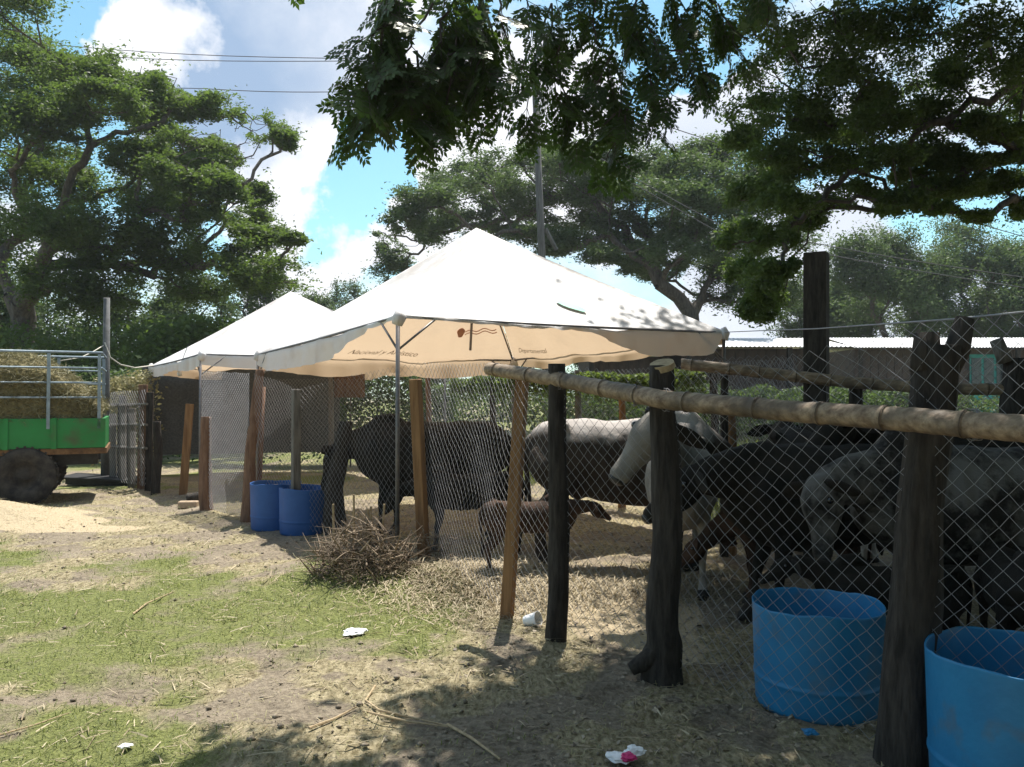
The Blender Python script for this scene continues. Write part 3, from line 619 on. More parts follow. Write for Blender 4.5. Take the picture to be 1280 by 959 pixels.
        for k in range(14):
            a = k/14*2*math.pi; u = .60+.035*math.cos(a)*(1.2 if math.cos(a) < 0 else 1); d = .25+.055*math.sin(a)-.03*math.cos(a)
            p = A.lerp(Bc, u).lerp(pk, d); p.z -= .045*math.sin(math.pi*u)*(1-d)+.22*math.sin(math.pi*(1-d))*(.35+.65*math.sin(math.pi*u))*.55; n_ = (Bc-A).cross(pk-A).normalized(); n_ = n_ if n_.z > 0 else -n_
            q0.append(hug(p, n_, .022))
        cz = hug(sum(q0, Vector((0, 0, 0)))/len(q0), n_, .022); bm_ = bmesh.new(); vr = [bm_.verts.new(v) for v in q0]; vi = [bm_.verts.new(hug(v.lerp(cz, .5), n_, .022)) for v in q0]; vc = bm_.verts.new(cz); kk = len(q0)
        for a_ in range(kk): bm_.faces.new((vr[a_], vr[(a_+1) % kk], vi[(a_+1) % kk], vi[a_])); bm_.faces.new((vi[a_], vi[(a_+1) % kk], vc))
        me_ = bpy.data.meshes.new('green_print'); bm_.to_mesh(me_); bm_.free(); wparent(link('green_print', me_, M['green_print']), t)
    return t
vw = lambda b, a=.03: (lambda u: b*(.85+.2*math.sin(u*9))+a)
F1, R1, L1 = at(497, 392, 7.0), at(905, 413, 8.63), at(322, 441, 10.3); B1 = Vector((R1.x+L1.x-F1.x, R1.y+L1.y-F1.y, 2.0))
pk1 = Vector((-.43, 9.6, CAMH+.213*9.6))
tent('big white canopy tent with a tan inside, its near corner pole beside the brush pile', F1, R1, L1, B1, pk1,
     [lambda u: .03+.24*sm(np.array(u), .5, .75)*(1-sm(np.array(u), .93, 1)), vw(.1), vw(.2), lambda u: .05+.2*sm(np.array(1-u), .1, .45)*(1-.5*sm(np.array(1-u), .9, 1))], prints=True)
F2, R2, L2 = at(250, 441, 11.4), at(556, 447, 13.0), at(188, 457, 14.7); B2 = Vector((R2.x+L2.x-F2.x, R2.y+L2.y-F2.y, 2.0))
tent('smaller looking white canopy tent further back on the left', F2, R2, L2, B2, Vector((-3.87, 13.95, CAMH+.133*13.95)), [vw(.16), vw(.15), vw(.15), vw(.17)], seed=4)

# ---------------------------------------------------------------- chain link
def chain(path, w, r, seed=0, skew=0, warp=.02, sides=3):
    """woven mesh along path [(x, y, zbottom, ztop)]; every wire zigzags and hooks its neighbour"""
    P = np.array(path, float); seg = np.hypot(np.diff(P[:, 0]), np.diff(P[:, 1])); cum = np.concatenate([[0], np.cumsum(seg)]); Lt = cum[-1]
    hmax = (P[:, 3]-P[:, 2]).max(); nw = int(Lt/w)-1; nj = int(hmax/w)
    i = np.arange(nw)[:, None]; j = np.arange(nj+1)[None, :]
    zb = 0; u = (i+((j+i) % 2))*w+skew*(j/nj); v = j/nj+0*i
    # tiny hook depth at the crossings
    dep = np.where((j+i) % 2 == 0, 1, -1)*r*.9
    def pt(u, v, dep):
        u = u+.008*(fbm(u*9+seed, v*26, 2)-.5); v = v+.010*(fbm(u*8+40, v*22+seed, 2)-.5)*(v > .02)
        u2 = u+warp*1.2*(fbm(u*1.2+seed, v*3+5, 2)-.5)*2; uc = np.clip(u2, 0, Lt)
        x = np.interp(uc, cum, P[:, 0]); y = np.interp(uc, cum, P[:, 1]); b = np.interp(uc, cum, P[:, 2]); t = np.interp(uc, cum, P[:, 3])
        k = np.clip(np.searchsorted(cum, uc, side='right')-1, 0, len(seg)-1); dx = np.diff(P[:, 0])[k]/seg[k]; dy = np.diff(P[:, 1])[k]/seg[k]
        bulge = warp*2.4*(fbm(uc*.8+seed+3, v*1.7+9, 3)-.5)*2+dep
        z = b+(t-b)*v+.015*(fbm(uc*2+seed, v*2, 2)-.5)*2
        return np.stack([x-dy*bulge, y+dx*bulge, z], -1)
    Q = pt(u, v, dep); A = Q[:, :-1].reshape(-1, 3); B = Q[:, 1:].reshape(-1, 3)
    E0 = A; t = B-A; t = t/np.linalg.norm(t, axis=1)[:, None]; h = np.array([[0, 0, 1.]]); uu = np.cross(t, h); uu /= np.maximum(np.linalg.norm(uu, axis=1), 1e-6)[:, None]; ww = np.cross(t, uu)
    ang = np.arange(sides)*2*np.pi/sides; rg = (uu[:, None]*np.cos(ang)[None, :, None]+ww[:, None]*np.sin(ang)[None, :, None])*r
    V = np.concatenate([A[:, None]+rg, B[:, None]+rg], 1).reshape(-1, 3); k = np.arange(sides); f = np.stack([k, (k+1) % sides, (k+1) % sides+sides, k+sides], 1)
    F = (f[None]+(np.arange(len(A))*2*sides)[:, None, None]).reshape(-1, 4); return npmesh('chain_link', V, F)
def rough_post(pts, rads, m, name='post', n=10, cut=None, jit=.07):
    P = [Vector(p) for p in pts]; b = MB(); sd = random.uniform(0, 90); rings = []; nn = 26; ks = 14
    for i in range(len(P)-1):
        for k in range(ks+(i == len(P)-2)):
            t = k/ks; c = P[i].lerp(P[i+1], t); s_ = i+t; c = c+Vector((noise.noise(Vector((s_*2, sd, 0))), noise.noise(Vector((s_*2, sd, 5))), 0))*rads[i]*.22
            r = rads[i]*(1-t)+rads[i+1]*t; ring = []
            for q in range(nn):
                a = 2*math.pi*q/nn; ca, sa = math.cos(a), math.sin(a)
                f = 1+.16*noise.noise(Vector((ca*1.2+sd, sa*1.2, s_*1.8)))+.13*noise.noise(Vector((ca*4.5+sd, sa*4.5, s_*1.1)))-.10*max(0, noise.noise(Vector((ca*9+sd, sa*9, s_*1.3)))-.15)*3+.18*max(0, noise.noise(Vector((ca*1.6, sa*1.6+sd, s_*4.5)))-.35)
                ring.append(b.bm.verts.new(c+Vector((ca, sa, 0))*r*f))
            rings.append(ring)
    for x, y in zip(rings, rings[1:]):
        for k in range(nn): b.bm.faces.new((x[k], x[(k+1) % nn], y[(k+1) % nn], y[k]))
    b.bm.faces.new(rings[-1]); b.bm.faces.new(rings[0][::-1]); return b
def squared(p0, p1, w, d, m, name='post', rz=.4):
    p0 = Vector(p0); p1 = Vector(p1); q = (p1-p0).to_track_quat('Z', 'X').to_matrix().to_4x4(); q = Matrix.Translation(p0) @ q @ Matrix.Rotation(rz, 4, 'Z')
    b = MB(); b.box((-w/2, -d/2, 0), (w/2, d/2, (p1-p0).length), q, bev=.006); return b

# near fence
NF = empty('chain_link_fence', (0, 5, 0)); tag(NF, 'near chain link fence on rough posts with a bamboo rail in front of the cattle', 'fence')
pa0, pa1 = gr(1122, 950), at(1172, 432, 3.13)
b = rough_post([pa0-Vector((0, 0, .05)), pa0.lerp(pa1, .5), pa1], [.10, .088, .085], M['post_dark']); b.tube([pa1-Vector((-.02, 0, .12)), pa1+Vector((.09, .02, -.01)), pa1+Vector((.12, .02, .11))], [.05, .045, .035], 8, jit=.1)
b.tube([pa1-Vector((.04, 0, .1)), pa1+Vector((-.04, 0, .05))], [.06, .05], 8, jit=.1); o = wparent(b.build('post', M['post_dark'], smooth=True), NF); o['label'] = 'thick dark trunk post with a forked top'
pb0, pb1 = gr(828, 845), at(828, 457, 4.08)
b = rough_post([pb0-Vector((0, 0, .05)), pb0+Vector((0, 0, .25)), pb0.lerp(pb1, .5)+Vector((.03, 0, 0)), pb1], [.105, .082, .075, .063], M['post_dark'])
b.tube([pb0+Vector((.0, .02, .16)), pb0+Vector((-.08, -.02, .10)), pb0+Vector((-.17, -.03, .05))], [.07, .05, .035], 8, jit=.1)
o = wparent(b.build('post', M['post_dark'], smooth=True), NF); o['label'] = 'dark trunk post with a pale cut top and a root stub'
b = MB(); q = Matrix.Translation(pb1+Vector((0, 0, .002))) @ Matrix.Rotation(-.25, 4, 'Y') @ Matrix.Rotation(.35, 4, 'X'); b.tube([q @ Vector((0, 0, -.02)), q @ Vector((0, 0, .012))], [.066, .062], 14, jit=.04); wparent(b.build('cut_end', M['cutwood']), NF)
pc0, pc1 = gr(695, 800), at(694, 455, 4.72)
o = wparent(rough_post([pc0-Vector((0, 0, .04)), pc0.lerp(pc1, .4)+Vector((.02, 0, 0)), pc1], [.062, .06, .052], M['post_dark']).build('post', M['post_dark'], smooth=True), NF); o['label'] = 'dark round post'
pd0, pd1 = gr(633, 772), at(653, 472, 5.2)
o = wparent(squared(pd0-Vector((0, 0, .04)), pd1, .075, .075, None, rz=.9).build('post', M['timber']), NF); o['label'] = 'sawn orange timber post'
pe0, pe1 = gr(531, 706), at(519, 474, 6.75)
o = wparent(squared(pe0-Vector((0, 0, .04)), pe1, .085, .085, None, rz=.7).build('post', M['timber']), NF); o['label'] = 'sawn orange timber post beside the brush pile'
ph0, ph1 = gr(370, 668), at(370, 487, 8.3)
o = wparent(squared(ph0-Vector((0, 0, .04)), ph1, .09, .08, None, rz=.3).build('post', M['post_grey']), NF); o['label'] = 'grey brown post in front of the far blue drums'
pi0, pi1 = gr(308, 652), at(325, 462, 9.25)
b = rough_post([pi0-Vector((0, 0, .04)), pi0.lerp(pi1, .5)+Vector((-.02, 0, 0)), pi1], [.075, .06, .05], M['post_red']); b.tube([pi0+Vector((.12, .05, -.02)), pi1+Vector((.03, .03, -.2))], [.03, .028], 7, jit=.08)
o = wparent(b.build('post', M['post_red'], smooth=True), NF); o['label'] = 'leaning reddish post at the end of the mesh'
pg0, pg1 = gr(418, 668), at(434, 527, 8.2)
b = rough_post([pg0-Vector((0, 0, .04)), pg0.lerp(pg1, .4)+Vector((-.05, 0, 0)), pg1], [.13, .10, .075], M['post_dark']); o = wparent(b.build('post', M['post_dark'], smooth=True), NF); o['label'] = 'stout leaning dark log'
fpath = [(2.55, 1.9, .05, 1.74), (pa0.x+.10, pa0.y-.06, .03, 1.72), (.9+.1, 3.8, .04, 1.55), (pb0.x-.02, pb0.y+.1, .05, 1.56), (pc0.x, pc0.y+.08, .05, 1.6), (pd0.x+.02, pd0.y+.02, .05, 1.63), (pe0.x, pe0.y+.07, .08, 1.72), (-1.05, 7.1, .08, 1.7), (ph0.x, ph0.y+.07, .06, 1.52), (pi0.x+.1, pi0.y, .05, 1.7)]
MESHES = []
o = link('chain_link', chain(fpath, .038, .0013, 1, skew=.10, warp=.03), M['wire']); tag(o, kind='stuff'); wparent(o, NF)
b = MB(); b.tube([at(1300, 388, 2.9), at(1190, 399, 3.3), at(1020, 411, 5.6), at(960, 413, 7.2), R1+Vector((0, 0, -.02))], .0045, 5); o = wparent(b.build('tension_wire', M['wire'], smooth=True), NF)
def bamboo(pts, rads, name, parent, seed, m=None, pin=[]):
    R = random.Random(seed); P = [Vector(p) for p in pts]; cum = [0]
    for a, c in zip(P, P[1:]): cum.append(cum[-1]+(c-a).length)
    def ev(s):
        for k in range(len(P)-1):
            if s <= cum[k+1] or k == len(P)-2: t = (s-cum[k])/(cum[k+1]-cum[k]); return P[k].lerp(P[k+1], t), rads[k]*(1-t)+rads[k+1]*t
    Q = []; RR = []; s = 0; nodes = []; nxt = .05
    while s < cum[-1]:
        p, r = ev(s); Q.append(p+Vector((0, 0, R.uniform(-.002, .002)))); RR.append(r); s += .025
        if s > nxt:
            p, r = ev(s); Q += [p, ev(s+.006)[0], ev(s+.014)[0], ev(s+.024)[0]]; RR += [r, r*1.10, r*1.08, r*1.0]; nodes.append(ev(s+.019)); nxt = s+R.uniform(.24, .36); s += .03
    p, r = ev(cum[-1]); Q.append(p); RR.append(r); b = MB(); b.tube(Q, RR, 16)
    o = wparent(b.build(name, m or M['bamboo'], smooth=True), parent)
    for k, (p, r) in enumerate(nodes):
        p2, _ = ev(min(cum[-1], cum[-1])); d = (P[-1]-P[0]).normalized(); b = MB(); b.tube([p-d*.003, p+d*.003], [r*1.13, r*1.13], 16, cap=False)
        q = b.build('node_ring', M['node'], smooth=True); q.parent = o
    return o
bamboo([at(611, 461, 5.2), at(700, 475, 4.66), at(830, 500, 3.93), at(1000, 515, 3.38), at(1140, 525, 2.97), at(1340, 541, 2.5)], [.042, .044, .047, .045, .046, .046], 'bamboo_rail', NF, 3)
# ties
for (c, r) in ((at(832, 500, 3.93), .056), (at(792, 494, 4.1), .055), (at(700, 476, 4.66), .051), (at(1215, 531, 2.78), .054)):
    b = MB()
    for k in range(3):
        aa = [c+Vector((random.uniform(-.012, .012)+.006*k, math.cos(t)*r, math.sin(t)*r*1.03)) for t in np.linspace(0, 2*math.pi, 14)]; b.tube(aa, .0022, 4)
    wparent(b.build('wire_tie', M['wire_old']), NF)

# mesh panel hanging left of the fence end
GP = empty('mesh_panel', (-3.5, 9.7, 0)); tag(GP, 'bright chain link panel hanging between the leaning reddish post and the knotty stump', 'fence panel')
for k, dd in enumerate((0,)):
    o = link('chain_link', chain([(pi0.x+.02, pi0.y+dd, .03, 1.70), (-3.55, 9.75+dd, .03, 1.73), (-4.02, 10.28+dd, .03, 1.74)], .026, .0032, 22+k*7, skew=-.04, warp=.008), M['wire']); tag(o, kind='stuff'); wparent(o, GP)
# stray vertical wires at the panel top etc. omitted: back fence
BF = empty('chain_link_fence', (1, 10, 0)); tag(BF, 'long back chain link fence beyond the cattle, vines along its top', 'fence')
bpth = [(-4.6, 14.6, .05, 1.75), (-1.4, 13.3, .05, 1.75), (.9, 11.0, .05, 1.78), (2.35, 9.3, .05, 1.82), (2.75, 7.5, .05, 1.8)]
o = link('chain_link', chain(bpth, .036, .0021, 5, warp=.03), M['wire']); tag(o, kind='stuff'); wparent(o, BF)
for (x, y, h, m_) in ((-3.2, 14.1, 1.8, 'post_grey'), (-1.4, 13.35, 1.8, 'post_red'), (-.3, 12.3, 1.8, 'post_dark'), (1.42, 10.35, 1.45, 'timber'), (.9, 11.05, 1.8, 'post_grey'), (2.35, 9.35, 1.75, 'post_dark'), (2.0, 7.33, 1.42, 'timber')):
    wparent(rough_post([(x, y, -.05), (x+.02, y, h/2), (x, y, h)], [.05, .047, .042], None).build('post', M[m_], smooth=True), BF)
for (x0, y0, x1, y1, hz_, s_) in ((-1.0, 13.1, 2.3, 9.5, 1.68, 81), ):
    r_ = np.random.default_rng(s_); n_ = 9000; t_ = r_.random(n_); P_ = np.stack([x0+(x1-x0)*t_, y0+(y1-y0)*t_+r_.normal(size=n_)*.10, hz_-np.abs(r_.normal(size=n_))*.16+.12*fbm(t_*20, t_*0, 3)], 1)
    wparent(link('vine', leafmesh('vine', P_, .055, .04, .3, .1, s_), M['vine']), BF)
# right hand side fence of the pen
RF = empty('chain_link_fence', (3, 7, 0)); tag(RF, 'side fence of the right pen with a thin dark bamboo rail', 'fence')
bamboo([at(852, 455, 7.2), at(930, 463, 7.05), at(1060, 478, 6.8), at(1180, 486, 6.5), at(1330, 488, 6.2)], [.05, .05, .05, .047, .046], 'bamboo_rail', RF, 8)
o = link('chain_link', chain([(1.7, 7.25, .05, 1.78), (2.6, 7.15, .05, 1.8), (5.2, 6.3, .05, 1.75)], .036, .0019, 12, warp=.02), M['wire_old']); tag(o, kind='stuff'); wparent(o, RF)
for (px, py, Y, r) in ((1070, 478, 6.85, .06), (1272, 448, 6.3, .11), (905, 470, 7.2, .035)):
    p = at(px, py, Y); o = wparent(rough_post([(p.x, p.y, -.05), (p.x, p.y, p.z/2), (p.x, p.y, p.z)], [r*1.1, r, r*.95], None).build('post', M['post_dark'], smooth=True), RF)
b = MB(); b.tube([at(1258, 452, 6.3), at(1246, 425, 6.3)], [.06, .05], 8, jit=.1); wparent(b.build('post', M['post_grey'], smooth=True), RF)
# square post
p = at(1022, 316, 7.0); sp = squared((p.x-.02, p.y, -.05), (p.x, p.y, p.z), .19, .17, None, rz=-.55).build('square_post', M['post_dark']); tag(sp, 'tall squared dark timber post standing behind the black cow', 'post')
b = MB(); b.tube([(-.1+3.35, 6.95, 1.3), (3.35, 6.95, 2.0)], .01, 5); bpy.data.meshes.remove(b.mesh('x'))

# ---------------------------------------------------------------- left side: posts, gate, pole
def single(label, px, pyb, pyt, r, m, lean=0, sq=False):
    a = gr(px, pyb); c = at(px+lean, pyt, a.y); a.z = -.05
    o = (squared(a, c, r*2, r*1.6, None, rz=.3) if sq else rough_post([a, a.lerp(c, .5)+Vector((random.uniform(-.02, .02), 0, 0)), c], [r*1.1, r, r*.9], None)).build('fence_post', M[m], smooth=not sq)
    tag(o, label, 'post', 'loose posts left of the mesh panel'); return o
single('knotty brown stump post at the left end of the bright mesh panel', 259, 638, 521, .075, 'post_red', -2)
single('tan leaning plank post left of the knotty stump', 229, 619, 505, .055, 'timber', 8, True)
single('dark round post left of the tan plank post', 195, 616, 527, .065, 'post_dark', 1)
single('dark post left of the wire gate', 154, 604, 507, .085, 'post_dark', 1, True)
gp = gr(172, 611); GT = empty('wire_gate', (gp.x, gp.y, 0)); tag(GT, 'makeshift grey gate of wire and scrap wood closed with a chain', 'gate')
ga, gb = gr(141, 604), gr(186, 612); ga.z = gb.z = 0
for k, (u, h, m_) in enumerate(((.02, 1.15, 'post_grey'), (.3, 1.45, 'post_grey'), (.55, 1.25, 'post_grey'), (.83, 1.62, 'post_red'), (1.0, 1.5, 'post_dark'))):
    p = ga.lerp(gb, u); wparent(squared(p-Vector((0, 0, .03)), p+Vector((.03*(k-2)*.3, 0, h)), .10 if k != 3 else .13, .06, None, rz=.1).build('stile', M[m_]), GT)
for h in (.62, .98, 1.3):
    b = MB(); b.tube([ga+Vector((0, -.07, h)), gb+Vector((0, -.07, h+.02))], .022, 6); wparent(b.build('crossbar', M['post_grey']), GT)
o = link('chain_link', chain([(ga.x, ga.y-.1, .05, 1.5), (gb.x, gb.y-.1, .05, 1.55)], .04, .003, 31), M['wire']); tag(o, kind='stuff'); wparent(o, GT)
b = MB(); cc = gb+Vector((-.08, -.16, 0))
for k in range(24):
    z = 1.3-k*.052; q = Matrix.Translation((cc.x+.06*k/24, cc.y, z)) @ Matrix.Rotation((k % 2)*1.57+.4, 4, 'Z')
    b.tube([q @ Vector((math.cos(t)*.014, 0, math.sin(t)*.032)) for t in np.linspace(0, 2*math.pi, 9)], .006, 4)
wparent(b.build('chain', M['wire']), GT)
wp_ = hedge('dry_shrub', 'greyish dry shrub behind the wire gate', [(-7.6, 14.6), (-6.5, 14.4)], 1.7, .4, 4000, .07, M['drygrass'], 77, cat='shrub')
# grey utility stub post with rope
p0 = gr(132, 603); p0.y -= .0; pl = MB(); zt = CAMH+(497-372)/1000*p0.y
pl.tube([(p0.x, p0.y, -.1), (p0.x, p0.y, 1.4), (p0.x+.0, p0.y, zt)], [.075, .062, .052], 10); tag(pl.build('concrete_post', M['concrete'], smooth=True), 'slim grey concrete post behind the trailer corner with a rope tied on', 'post')
rp = [at(130, 428, p0.y-.06), at(137, 447, p0.y), at(150, 456, p0.y+.1), at(168, 460, p0.y+.3), at(190, 457, 14.5)]
b = MB(); b.tube([rp[0].lerp(rp[0], 0)]+rp[1:], .012, 6); tag(b.build('rope', M['rope'], smooth=True), 'pale rope from the grey post to the corner of the small tent', 'rope')
b = MB(); b.tube([at(128, 432, p0.y-.08), at(115, 440, 12.8), at(100, 447, 12.3), at(75, 451, 11.7)], .008, 5); tag(b.build('rope', M['rope'], smooth=True), 'thin rope from the grey post to the trailer rails', 'rope')
# bulb under tent 2
c = at(224, 462, 13.0); LB = empty('light_bulb', c); tag(LB, 'white unlit bulb hanging under the small tent eave', 'lamp')
b = MB(); b.lathe([(.0, .06), (.05, .055), (.055, .03), (.03, .01), (.022, -.01)], 12, c); wparent(b.build('socket', M['white'], smooth=True), LB)
b = MB(); b.lathe([(.02, -.01), (.035, -.04), (.04, -.07), (.03, -.10), (.0, -.112)], 12, c); wparent(b.build('bulb', M['white'], smooth=True), LB)
b = MB(); b.tube([c+Vector((0, 0, .05)), c+Vector((.1, .1, .42))], .005, 4); wparent(b.build('cable', M['cable']), LB)
# shade cloth and brown cloth under tent 2
def cloth(name, label, a, c, z0, z1, m, cat='cloth', amp=.04):
    n, k = 40, 12; V = []; a = Vector(a); c = Vector(c); d = (c-a).normalized(); nr = Vector((-d.y, d.x, 0))
    for i in range(n+1):
        for j in range(k+1):
            u = i/n; v = j/k; p = a.lerp(c, u)+nr*(amp*noise.noise(Vector((u*7, v*1.5, z0+a.x)))+amp*.4*math.sin(u*40)); V.append((p.x, p.y, z0+(z1-z0)*v+(.04*math.sin(u*9) if j == k else 0)))
    F = [(i*(k+1)+j, (i+1)*(k+1)+j, (i+1)*(k+1)+j+1, i*(k+1)+j+1) for i in range(n) for j in range(k)]
    me = npmesh(name, V, F); me.shade_smooth(); o = link(name, me, m); tag(o, label, cat); return o
cloth('shade_cloth', 'dark grey shade cloth stretched behind the small tent', (-6.9, 14.9, 0), (-3.4, 15.8, 0), .35, 2.0, M['shade'])
cloth('hanging_cloth', 'brown cloth hanging below the small tent eave', at(418, 480, 14.2), at(455, 480, 14.0), 1.42, 1.88, M['brown_cloth'])

# ---------------------------------------------------------------- trailer with hay
TR = empty('trailer', (-7.4, 11.2, 0)); tag(TR, 'green farm trailer with grey blue stake rails at the left edge', 'trailer')
x0, x1, y0, y1 = -9.6, -5.54, 10.9, 12.4
for (lo, hi) in (((x0, y0, .74), (x1, y0+.04, 1.14)), ((x0, y1-.04, .74), (x1, y1, 1.14)), ((x1-.043, y0+.043, .74), (x1-.003, y1-.043, 1.14))):
    b = MB(); b.box(lo, hi, bev=.004); wparent(b.build('side_panel', M['green']), TR)
for x in (-9.0, -7.85, -6.7, -6.15):
    b = MB(); b.box((x-.03, y0-.022, .735), (x+.03, y0-.003, 1.145)); wparent(b.build('panel_rib', M['green']), TR)
b = MB(); b.box((x0, y0-.01, .66), (x1+.02, y1+.01, .735)); wparent(b.build('floor_frame', M['rust']), TR)
for yy in (11.2, 12.1):
    b = MB(); b.box((x0, yy-.05, .50), (x1-.1, yy+.05, .657)); wparent(b.build('chassis_beam', M['black']), TR)
b = MB(); b.tube([(-6.48, 11.0, .38), (-6.48, 12.3, .38)], .05, 8); wparent(b.build('axle', M['rust']), TR)
for yy in (y0+.02, y1-.02):
    for zz in (2.03, 1.82, 1.62, 1.42):
        b = MB(); b.tube([(x0, yy, zz), (x1-.05, yy, zz)], .016 if zz > 2 else .012, 8); wparent(b.build('rail', M['rail_blue'], smooth=True), TR)
    for x in (-6.22, -5.62, -7.25, -8.4):
        b = MB(); b.box((x-.02, yy-.02, 1.0), (x+.02, yy+.02, 2.01)); wparent(b.build('stake', M['rail_blue']), TR)
for zz in (2.03, 1.82):
    b = MB(); b.tube([(x1-.05, y0+.02, zz), (x1-.05, y1-.02, zz)], .014, 8); wparent(b.build('rail', M['rail_blue'], smooth=True), TR)
for yy in (10.98, 12.25):
    c = (-6.48, yy, .385); b = MB(); b.lathe([(.20, -.10), (.24, -.115), (.34, -.12), (.375, -.09), (.385, -.03), (.385, .03), (.375, .09), (.34, .12), (.24, .115), (.20, .10)], 40)
    for v in b.bm.verts: v.co = Vector((c[0]+v.co.x, c[1]+v.co.z, c[2]+v.co.y))
    wh = wparent(b.build('tyre', M['rubber'], smooth=True), TR)
    b = MB(); b.lathe([(0, -.06), (.06, -.07), (.07, -.05), (.15, -.03), (.19, -.09), (.205, -.095)], 32)
    for v in b.bm.verts: v.co = Vector((c[0]+v.co.x, c[1]+v.co.z, c[2]+v.co.y))
    o = b.build('rim', M['rubber'], smooth=True); o.parent = wh
    for k in range(28):
        a = k/28*2*math.pi; b = MB(); q = Matrix.Translation(c) @ Matrix.Rotation(a, 4, 'Y'); b.box((.376, -.11, -.014), (.396, .0 if k % 2 else .11, .014), q)
        if k == 0: tb = MB()
        tb.bm.verts.ensure_lookup_table(); me_ = b.mesh('t'); tb.bm.from_mesh(me_); bpy.data.meshes.remove(me_)
    o = tb.build('tread', M['rubber']); o.parent = wh
# hay load
def swing(o):      # turn about the rear corner of the trailer
    pv = Vector((x1, y0, 0)); Rm = Matrix.Rotation(math.radians(25), 3, 'Z'); o.location = pv+Rm @ (o.location-pv); o.rotation_euler = (0, 0, math.radians(25))
swing(TR)
def hay():
    nx, ny = 70, 30; V = []
    for i in range(nx):
        for j in range(ny):
            x = x0+.05+(x1-.12-x0)*i/(nx-1); y = y0+.06+(y1-y0-.12)*j/(ny-1)
            px = 640+x/10.9*1000; t = np.interp(px, [-260, 10, 50, 75, 100, 118, 134], [2.0, 2.0, 1.98, 1.82, 1.6, 1.42, 1.22]); e = math.sin(math.pi*min(max(j/(ny-1), .0), 1))**.35
            z = 1.16+(t-1.16)*(.55+.45*e)+.10*noise.noise(Vector((x*3, y*3, 0)))+.05*noise.noise(Vector((x*9, y*9, 4))); V.append((x, y, z if 0 < j < ny-1 else min(z, 1.7)))
    base = len(V); F = [(i*ny+j, (i+1)*ny+j, (i+1)*ny+j+1, i*ny+j+1) for i in range(nx-1) for j in range(ny-1)]
    for i in range(nx):
        x = V[i*ny][0]; V.append((x, y0+.055, .9))
    F += [(base+i, base+i+1, (i+1)*ny, i*ny) for i in range(nx-1)]; b2 = len(V)
    for j in range(ny): V.append((x1-.115, V[(nx-1)*ny+j][1], .9))
    F += [(b2+j, b2+j+1, (nx-1)*ny+j+1, (nx-1)*ny+j) for j in range(ny-1)]
    H = empty('hay_load', (-7.4, 11.8, 1.15)); tag(H, 'heap of dry hay loaded on the green trailer', 'hay')
    wparent(link('heap', npmesh('heap', V, F), M['hay']), H)
    r = np.random.default_rng(4); n = 15000; fi = r.integers(0, nx*ny, n); C = np.array(V)[fi]+r.normal(size=(n, 3))*.035
    m2 = 3500; xx = r.uniform(x0, x1-.1, m2); zt_ = np.interp(640+xx/y0*1000, [-260, 10, 50, 75, 100, 118, 134], [1.8, 1.8, 1.75, 1.65, 1.5, 1.38, 1.2]); C2 = np.stack([xx, y0+.05+r.normal(size=m2)*.03, 1.1+(zt_-1.1)*r.random(m2)], 1)
    C = np.concatenate([C, C2]); C = C[(C[:, 1] > y0-.03)]; o = link('loose_stalks', leafmesh('loose_stalks', C, .16, .009, .3, .0, 5), M['hay_straw']); wparent(o, H); o['kind'] = 'stuff'; swing(H)
hay()
# dark board on the ground
b = MB(); q = Matrix.Translation((-6.75+.0, 13.2, .10)) @ Matrix.Rotation(.1, 4, 'Z') @ Matrix.Rotation(.06, 4, 'Y'); b.box((-.55, -.35, -.02), (.75, .35, .02), q, bev=.005); b.box((-.45, -.3, -.10), (.5, .3, -.022), q)
tag(b.build('board', M['black']), 'black flat board lying on the ground behind the trailer wheel', 'board')
bj = MB(); bj.box((-.04, -.04, -.12), (.04, .04, .02)); bpy.data.meshes.remove(bj.mesh('x'))
# bricks near stump
for k, (px, py, s) in enumerate(((236, 633, 1.0), (247, 622, 1.15))):
    p = gr(px, py); b = MB(); b.box((-.12*s, -.06, -.02), (.12*s, .06, .07), Matrix.Translation(p) @ Matrix.Rotation(.3*k+.1, 4, 'Z'), bev=.01); tag(b.build('brick', M['brick']), ['pale brick lying before the tan plank post', 'pale brick leaning against the knotty stump'][k], 'brick')
p = gr(250, 630); tag(MB().tube([p+Vector((-.16+.028*k, .005*k, .06+.006*k)) for k in range(11)], [.07*random.uniform(.93, 1.07) for k in range(11)], 12, jit=.05).build('log', M['post_dark'], smooth=True), 'short dark log beside the knotty stump', 'log')

# ---------------------------------------------------------------- utility pole and lines
UP = empty('utility_pole', (.95, 26, 0)); tag(UP, 'tall weathered utility pole behind the big tent peak', 'pole')
pt = at(668, 78, 26); pbm = Vector((at(682, 310, 26).x+.12, 26, -.1)); b = MB(); b.tube([pbm, pbm.lerp(pt, .5), pt], [.15, .125, .10], 10); wparent(b.build('pole', M['wood_pole'], smooth=True), UP)
b = MB(); b.tube([at(618, 134, 25.9), at(664, 110, 25.85)], .07, 6); wparent(b.build('crossarm', M['wood_pole']), UP)
b = MB(); b.tube([at(696, 312, 26.1), at(682, 285, 26)], .07, 6); wparent(b.build('brace', M['wood_pole']), UP)
for px in (622, 648):
    q = at(px, 126 if px < 630 else 113, 25.9); b = MB(); b.lathe([(.02, -.1), (.05, 0), (.06, .03), (.04, .08), (0, .1)], 8, q+Vector((0, 0, .12))); wparent(b.build('insulator', M['white'], smooth=True), UP)
def wire(pts, label, r=.016):
    P = [at(*p) for p in pts]; Q = []
    for a, c in zip(P, P[1:]):
        for k in range(8): t = k/8; Q.append(a.lerp(c, t)-Vector((0, 0, (a-c).length*.008*math.sin(math.pi*t))))
    Q.append(P[-1]); b = MB(); b.tube(Q, r, 4); tag(b.build('power_line', M['cable']), label, 'power line', 'power lines')
